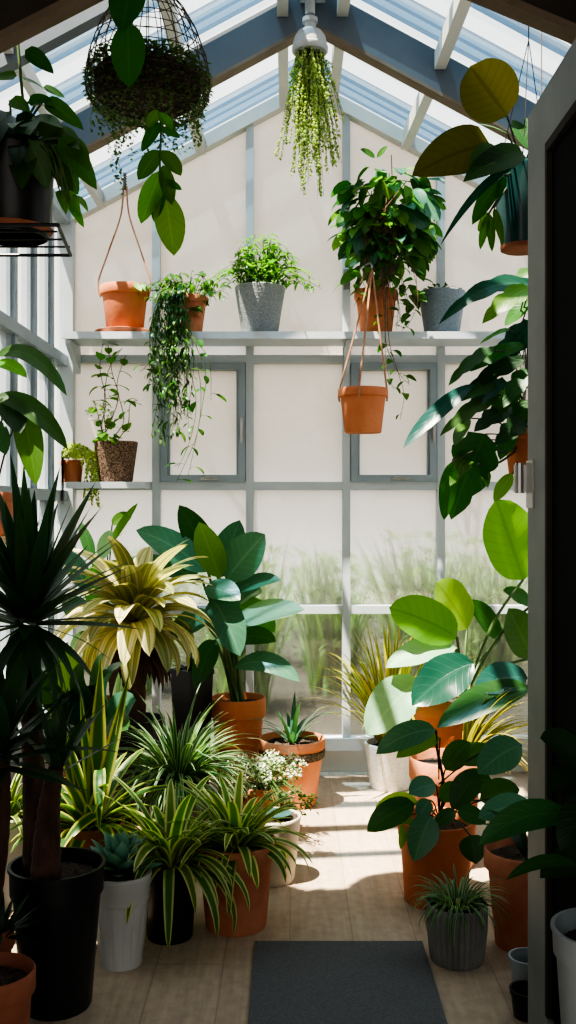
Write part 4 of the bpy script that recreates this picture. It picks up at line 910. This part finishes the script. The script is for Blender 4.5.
# tall pale plant in pot on stand
da = 4.02; st_ = thing('plant_stand', 'low round wooden stand under the tall pale-leaved plant on the right', 'stand', (X(446, da), da, 0))
MB().lathe([(0, .17), (.12, .17), (.125, .175), (.125, .193), (.12, .198), (0, .198)], st_.location, 36).build('stand_top', 'wood_stand', st_)
for a in (.6, 2.2, 3.7, 5.3): MB().tube([(st_.location.x+.09*math.cos(a), da+.09*math.sin(a), .18), (st_.location.x+.11*math.cos(a), da+.11*math.sin(a), 0)], .012, 8).build('leg', 'wood_stand', st_)
r = thing('broadleaf_plant', 'tall plant of huge pale and lime green leaves in a terracotta pot at right', 'plant', (X(446, da), da, .199))
zz = pot(r, .14, .345, 'terracotta', 'clay', .10); c = Vector((r.location.x, r.location.y, zz)); s2 = c+Vector((.06, -.03, .02)); G = []
for bx_, by_, tx_, ty_, w_, m_, dd, a_, f_ in ((523, 580, 496, 499, 54, 'leaf_lime', 0, .02, (.1, -1, .1)), (532, 658, 508, 608, 36, 'leaf_mid', .05, .02, (.2, -1, .2)), (467, 629, 436, 582, 40, 'leaf_lime', .05, .1, (.5, -1, .3)), (457, 637, 389, 608, 42, 'leaf_lime', -.1, .08, (0, -1, .3)), (456, 648, 386, 668, 30, 'leaf_mint', -.12, .15, (0, -.8, 1)), (474, 664, 412, 706, 42, 'leaf_teal', -.2, .15, (.1, -1, .6)), (420, 680, 367, 735, 44, 'leaf_mint', -.15, .1, (-.1, -1, .6)), (527, 678, 475, 692, 32, 'leaf_teal', -.25, .2, (0, -1, .7)), (530, 688, 437, 728, 30, 'leaf_deep', -.3, .15, (0, -1, .8)), (532, 605, 503, 590, 16, 'leaf_mid', .05, .1, (0, -1, .6)), (500, 640, 470, 600, 20, 'leaf_mid', .15, .1, (.1, -1, .4)), (455, 690, 425, 672, 20, 'leaf_mint', .1, .1, (0, -1, 1))):
    G.append((m_, (bx_, by_, dd), (tx_, ty_, dd-.05), w_*1.08, dict(face=f_, arch=a_, frm=s2 if bx_ > 440 else c, nl=14, wave=.03, fold=.2, prof=OV if m_ != 'leaf_lime' else pf(.55, .62))))
hand(r, da, G, 'stem', pr=.006)
# striped grass pot
r = thing('striped_grass', 'tall terracotta pot of yellow-green striped grass between the larger right pots', 'plant', (X(446, 3.66), 3.66, 0))
zz = pot(r, .135, .39, 'terracotta_pale', 'clay', .10); c = Vector((r.location.x, r.location.y, zz)); ml = MB()
for k in range(70):
    az = U(-1.3, 1.4); ml.bend(c+Vector((.07, .02, 0)), az, U(.6, 1.5), U(.4, 1.6), U(.25, .44), .016, ST, .25, 10, 2, 1.6)
ml.build('foliage', 'leaf_gold', r, sharp=180)
# leafy plant in the orange pot
de = 3.32; r = thing('broadleaf_plant', 'dark glossy green plant in a bright terracotta pot beside the sunlit floor', 'plant', (X(436, de), de, 0))
zz = pot(r, .132, .27, 'terracotta', 'nursery', .105); c = Vector((r.location.x, r.location.y, zz)); ms = MB(); ms.tube(curve([c, P(444, 790, de), P(437, 748, de-.02), P(436, 730, de-.02)], 14), .005, 7); G = []
for bx_, by_, tx_, ty_, w_, m_, dd, a_ in ((436, 730, 376, 754, 25, 'leaf_blue', -.1, .2), (440, 738, 396, 758, 18, 'leaf_mid', -.05, .15), (436, 785, 409, 794, 22, 'leaf_blue', -.12, .15), (415, 804, 367, 832, 26, 'leaf_deep', -.1, .15), (418, 802, 374, 812, 18, 'leaf_lime', -.05, .2), (478, 772, 452, 810, 26, 'leaf_deep', -.1, .1), (432, 816, 414, 862, 29, 'leaf_blue', -.2, .2), (457, 812, 486, 824, 18, 'leaf_deep', -.15, .2), (456, 812, 434, 828, 14, 'leaf_deep', -.18, .2), (522, 745, 478, 774, 34, 'leaf_blue', -.1, .15), (532, 806, 478, 818, 26, 'leaf_blue', -.2, .15), (470, 835, 476, 864, 26, 'leaf_deep', -.2, .2), (445, 770, 470, 742, 24, 'leaf_deep', 0, .1), (455, 790, 492, 780, 26, 'leaf_deep', 0, .15), (450, 760, 505, 760, 24, 'leaf_deep', .02, .2), (430, 800, 418, 818, 16, 'leaf_blue', -.1, .1), (440, 800, 460, 785, 18, 'leaf_mid', -.05, .1), (480, 800, 520, 790, 28, 'leaf_deep', .05, .1), (410, 815, 400, 850, 10, 'leaf_bright', -.05, .2)):
    G.append((m_, (bx_, by_, dd), (tx_, ty_, dd-.03), w_*1.08, dict(face=(U(-.2, .2), -1, .7), arch=a_, frm=c.lerp(P(440, min(by_+20, 815), de), .7), nl=10, wave=.012, prof=OV)))
hand(r, de, G, 'stem_dark', ms=ms, pr=.0025)
# ribbed grey pot
r = thing('spiky_plant', 'small dark grassy tuft in a ribbed grey pot at the right of the mat', 'plant', (X(457, 2.88), 2.88, 0))
zz = pot(r, .088, .165, 'grey_ribbed', 'ribbed', .078, fill=.015); c = Vector((r.location.x, r.location.y, zz)); ml = MB()
rosette(ml, c, 130, .125, .008, 1.4, .45, 1.3, 2.6, LA, .25, 9, 2, .035, .3); ml.build('foliage', 'leaf_grass', r, sharp=180)
# big terracotta pot beside the door
r = thing('terracotta_pot', 'wide terracotta pot of dark soil half hidden behind the door edge', 'pot', (X(524, 2.98), 2.98, 0))
zz = pot(r, .118, .285, 'terracotta_old', 'clay', .085, fill=.03); c = Vector((r.location.x, r.location.y, zz)); ml = MB()
for az, L in ((2.9, .17), (.4, .16), (1.6, .18), (2.2, .2), (-.6, .14)): ml.bend(c, az, 1.2, 1.2, L, .035, OV, .2, 8, 4)
ml.build('foliage', 'leaf_dark', r, sharp=180)
# stacked black saucer and nursery pot
r = thing('nursery_pot', 'small empty black plastic pot on the floor by the door foot', 'pot', (X(527, 2.56), 2.56, 0)); pot(r, .045, .07, 'black_plastic', 'nursery', .035, soil=False)
r = thing('nursery_pot', 'small grey plastic pot standing just behind the black one by the door', 'pot', (X(528, 2.68), 2.68, 0)); pot(r, .052, .10, 'grey_plastic', 'nursery', .04, soil=False)
# plant in front of the door
df = 1.45; zr_ = Zp(928, df); pbx = X(606, df)
sb = thing('stool', 'small dark wooden stool in front of the open door, under the grey pot', 'stool', (pbx, df, 0)); zst = zr_-.2
MB().box(pbx-.085, pbx+.085, df-.09, df+.09, zst-.03, zst-.001).build('seat', 'wood_stand', sb, smooth=False)
for sx in (-1, 1):
    for sy in (-1, 1): MB().beam((pbx+sx*.065, df+sy*.07, zst-.03), (pbx+sx*.075, df+sy*.08, 0), .025, .025, (0, 1, 0)).build('leg', 'wood_stand', sb, smooth=False)
r = thing('potted_plant', 'dark broad-leaved plant in a grey-blue plastic pot at the bottom right corner', 'plant', (pbx, df, zst))
zz = pot(r, .078, .2, 'grey_plastic', 'nursery', .06, fill=.03); c = Vector((pbx, df, zz)); G = []
for bx_, by_, tx_, ty_, w_, m_, dd, a_ in ((572, 818, 478, 846, 32, 'leaf_deep', -.02, .28), (585, 760, 540, 738, 34, 'leaf_dark', 0, .1), (590, 780, 548, 790, 40, 'leaf_dark', .02, .1), (578, 866, 506, 880, 14, 'leaf_deep', -.05, .25), (600, 800, 560, 850, 40, 'leaf_dark', -.05, .2), (590, 860, 540, 878, 30, 'leaf_dark', -.02, .2), (600, 780, 640, 740, 40, 'leaf_dark', 0, .1)):
    G.append((m_, (bx_, by_, dd), (tx_, ty_, dd-.05), w_, dict(face=(-.2, -1, .7), arch=a_, frm=c, nl=10)))
hand(r, df, G, 'stem_dark', clamp=False)

# ================================================================== OUTSIDE
g = MB().box(-14, 14, D+.05, 14, -.1, -.02); struct(g.build('ground', 'ground_out', smooth=False), 'bare brown garden ground outside the glass', 'ground')
g = MB().box(-14, XL-.08, -4, D+.05, -.1, -.02); struct(g.build('ground', 'ground_out', smooth=False), 'garden ground left of the greenhouse', 'ground')
spots = [(-1.9, 6.6, 1.12), (-1.1, 7.3, 1.08), (-.3, 6.6, 1.12), (.3, 7.4, 1.05), (.85, 6.6, 1.22), (1.45, 7.4, 1.14), (2.15, 6.6, 1.15), (-2.8, 7.4, 1.2), (3.0, 7.4, 1.2)]
where = ['beyond the left pane', 'left of centre', 'behind the blue-green plant', 'seen through the centre pane', 'tallest, right of centre', 'behind the pale-leaved plant', 'beyond the right pane', 'at far left', 'at far right']
for k, (x, y, h) in enumerate(spots):
    r = thing('garden_grass', 'tall clump of pale garden grass outside the glass, '+where[k], 'grass', (x, y, -.02), 'grass clumps outside the back wall'); ml = MB()
    for j in range(190): ml.bend((x+U(-.16, .16), y+U(-.14, .14), -.02), U(0, 6.28), U(1.25, 1.56), U(.1, .7), h*U(.65, 1.08), .022, ST, .2, 6, 2, 2)
    for j in range(20):
        a = U(0, 6.28)
        for q in range(7): ml.bend((x+.25*math.cos(a)*q/7, y+.2*math.sin(a), h*(.3+.7*q/7)), U(0, 6.28), U(.2, .9), .8, .18, .03, LA, .2, 4, 2)
    ml.build('foliage', 'leaf_out', r, sharp=180)
for k, (x, y, h, w) in enumerate(((-.3, 10.6, 3.2, 'behind the centre panes'), (1.6, 9.6, 3.0, 'behind the right panes'), (-2.6, 9.8, 3.2, 'behind the left panes'))):
    r = thing('bare_tree', 'thin leafless tree outside the glass, '+w, 'tree', (x, y, -.02), 'bare trees outside the back wall'); m = MB()
    def branch(p, d, L, rad, n):
        e = p+d*L; m.tube([p, p.lerp(e, .5)+Vector((U(-.04, .04), 0, 0)), e], [rad, rad*.8, rad*.6], 5)
        if n:
            for j in range(3): branch(p.lerp(e, U(.5, 1)), (d+Vector((U(-.8, .8), U(-.5, .5), U(0, .3)))).normalized(), L*U(.55, .75), rad*.55, n-1)
    branch(Vector((x, y, -.02)), Vector((U(-.1, .1), 0, 1)).normalized(), h*.5, .035, 4); m.build('branches', 'bark_out', r)
hd = thing('hedge', 'low green hedge across the garden behind the grass clumps', 'hedge', (0, 8.6, -.02)); m = MB()
for k in range(9000):
    x = U(-5, 5); m.bend((x, 8.6+U(-.3, .3), U(0, .80+.08*math.sin(x*2)+.05*math.sin(x*5.3))), U(0, 6.28), U(-.3, 1), .6, U(.06, .12), .05, OV, .2, 2, 2)
m.build('foliage', 'leaf_out', hd, sharp=180)

# ================================================================== LIGHT, SKY, CAMERA
w = bpy.data.worlds.new('sky'); bpy.context.scene.world = w; w.use_nodes = True; nt = w.node_tree; nt.nodes.clear()
out = nt.nodes.new('ShaderNodeOutputWorld'); bg = nt.nodes.new('ShaderNodeBackground'); nt.links.new(bg.outputs[0], out.inputs[0])
tc = nt.nodes.new('ShaderNodeTexCoord'); sp = nt.nodes.new('ShaderNodeSeparateXYZ'); nt.links.new(tc.outputs['Generated'], sp.inputs[0])
mr = nt.nodes.new('ShaderNodeMapRange'); mr.inputs[1].default_value = -.05; mr.inputs[2].default_value = .9; nt.links.new(sp.outputs[2], mr.inputs[0])
nt.links.new(mixc(nt, mr.outputs[0], (1.0, .95, .88), (.80, .92, 1.0)), bg.inputs[0]); bg.inputs[1].default_value = 1.25
sl = bpy.data.lights.new('sun', 'SUN'); sl.energy = 19.0; sl.angle = math.radians(.6); sl.color = (1, .90, .76)
so = bpy.data.objects.new('sun', sl); C.objects.link(so); so.location = (-3, 1, 7)
so.rotation_euler = Vector((.31, .26, -1)).to_track_quat('-Z', 'Y').to_euler()
cam = bpy.data.cameras.new('camera'); co = bpy.data.objects.new('camera', cam); C.objects.link(co)
co.location = (0, 0, CH); co.rotation_euler = (math.pi/2, 0, 0)
cam.sensor_fit = 'HORIZONTAL'; cam.sensor_width = 36; cam.lens = F*36/576; cam.shift_x = -2/576; cam.shift_y = -4/576; cam.clip_start = .05
sc = bpy.context.scene; sc.camera = co
sc.view_settings.view_transform = 'AgX'; sc.view_settings.look = 'AgX - High Contrast'; sc.view_settings.exposure = 0.4
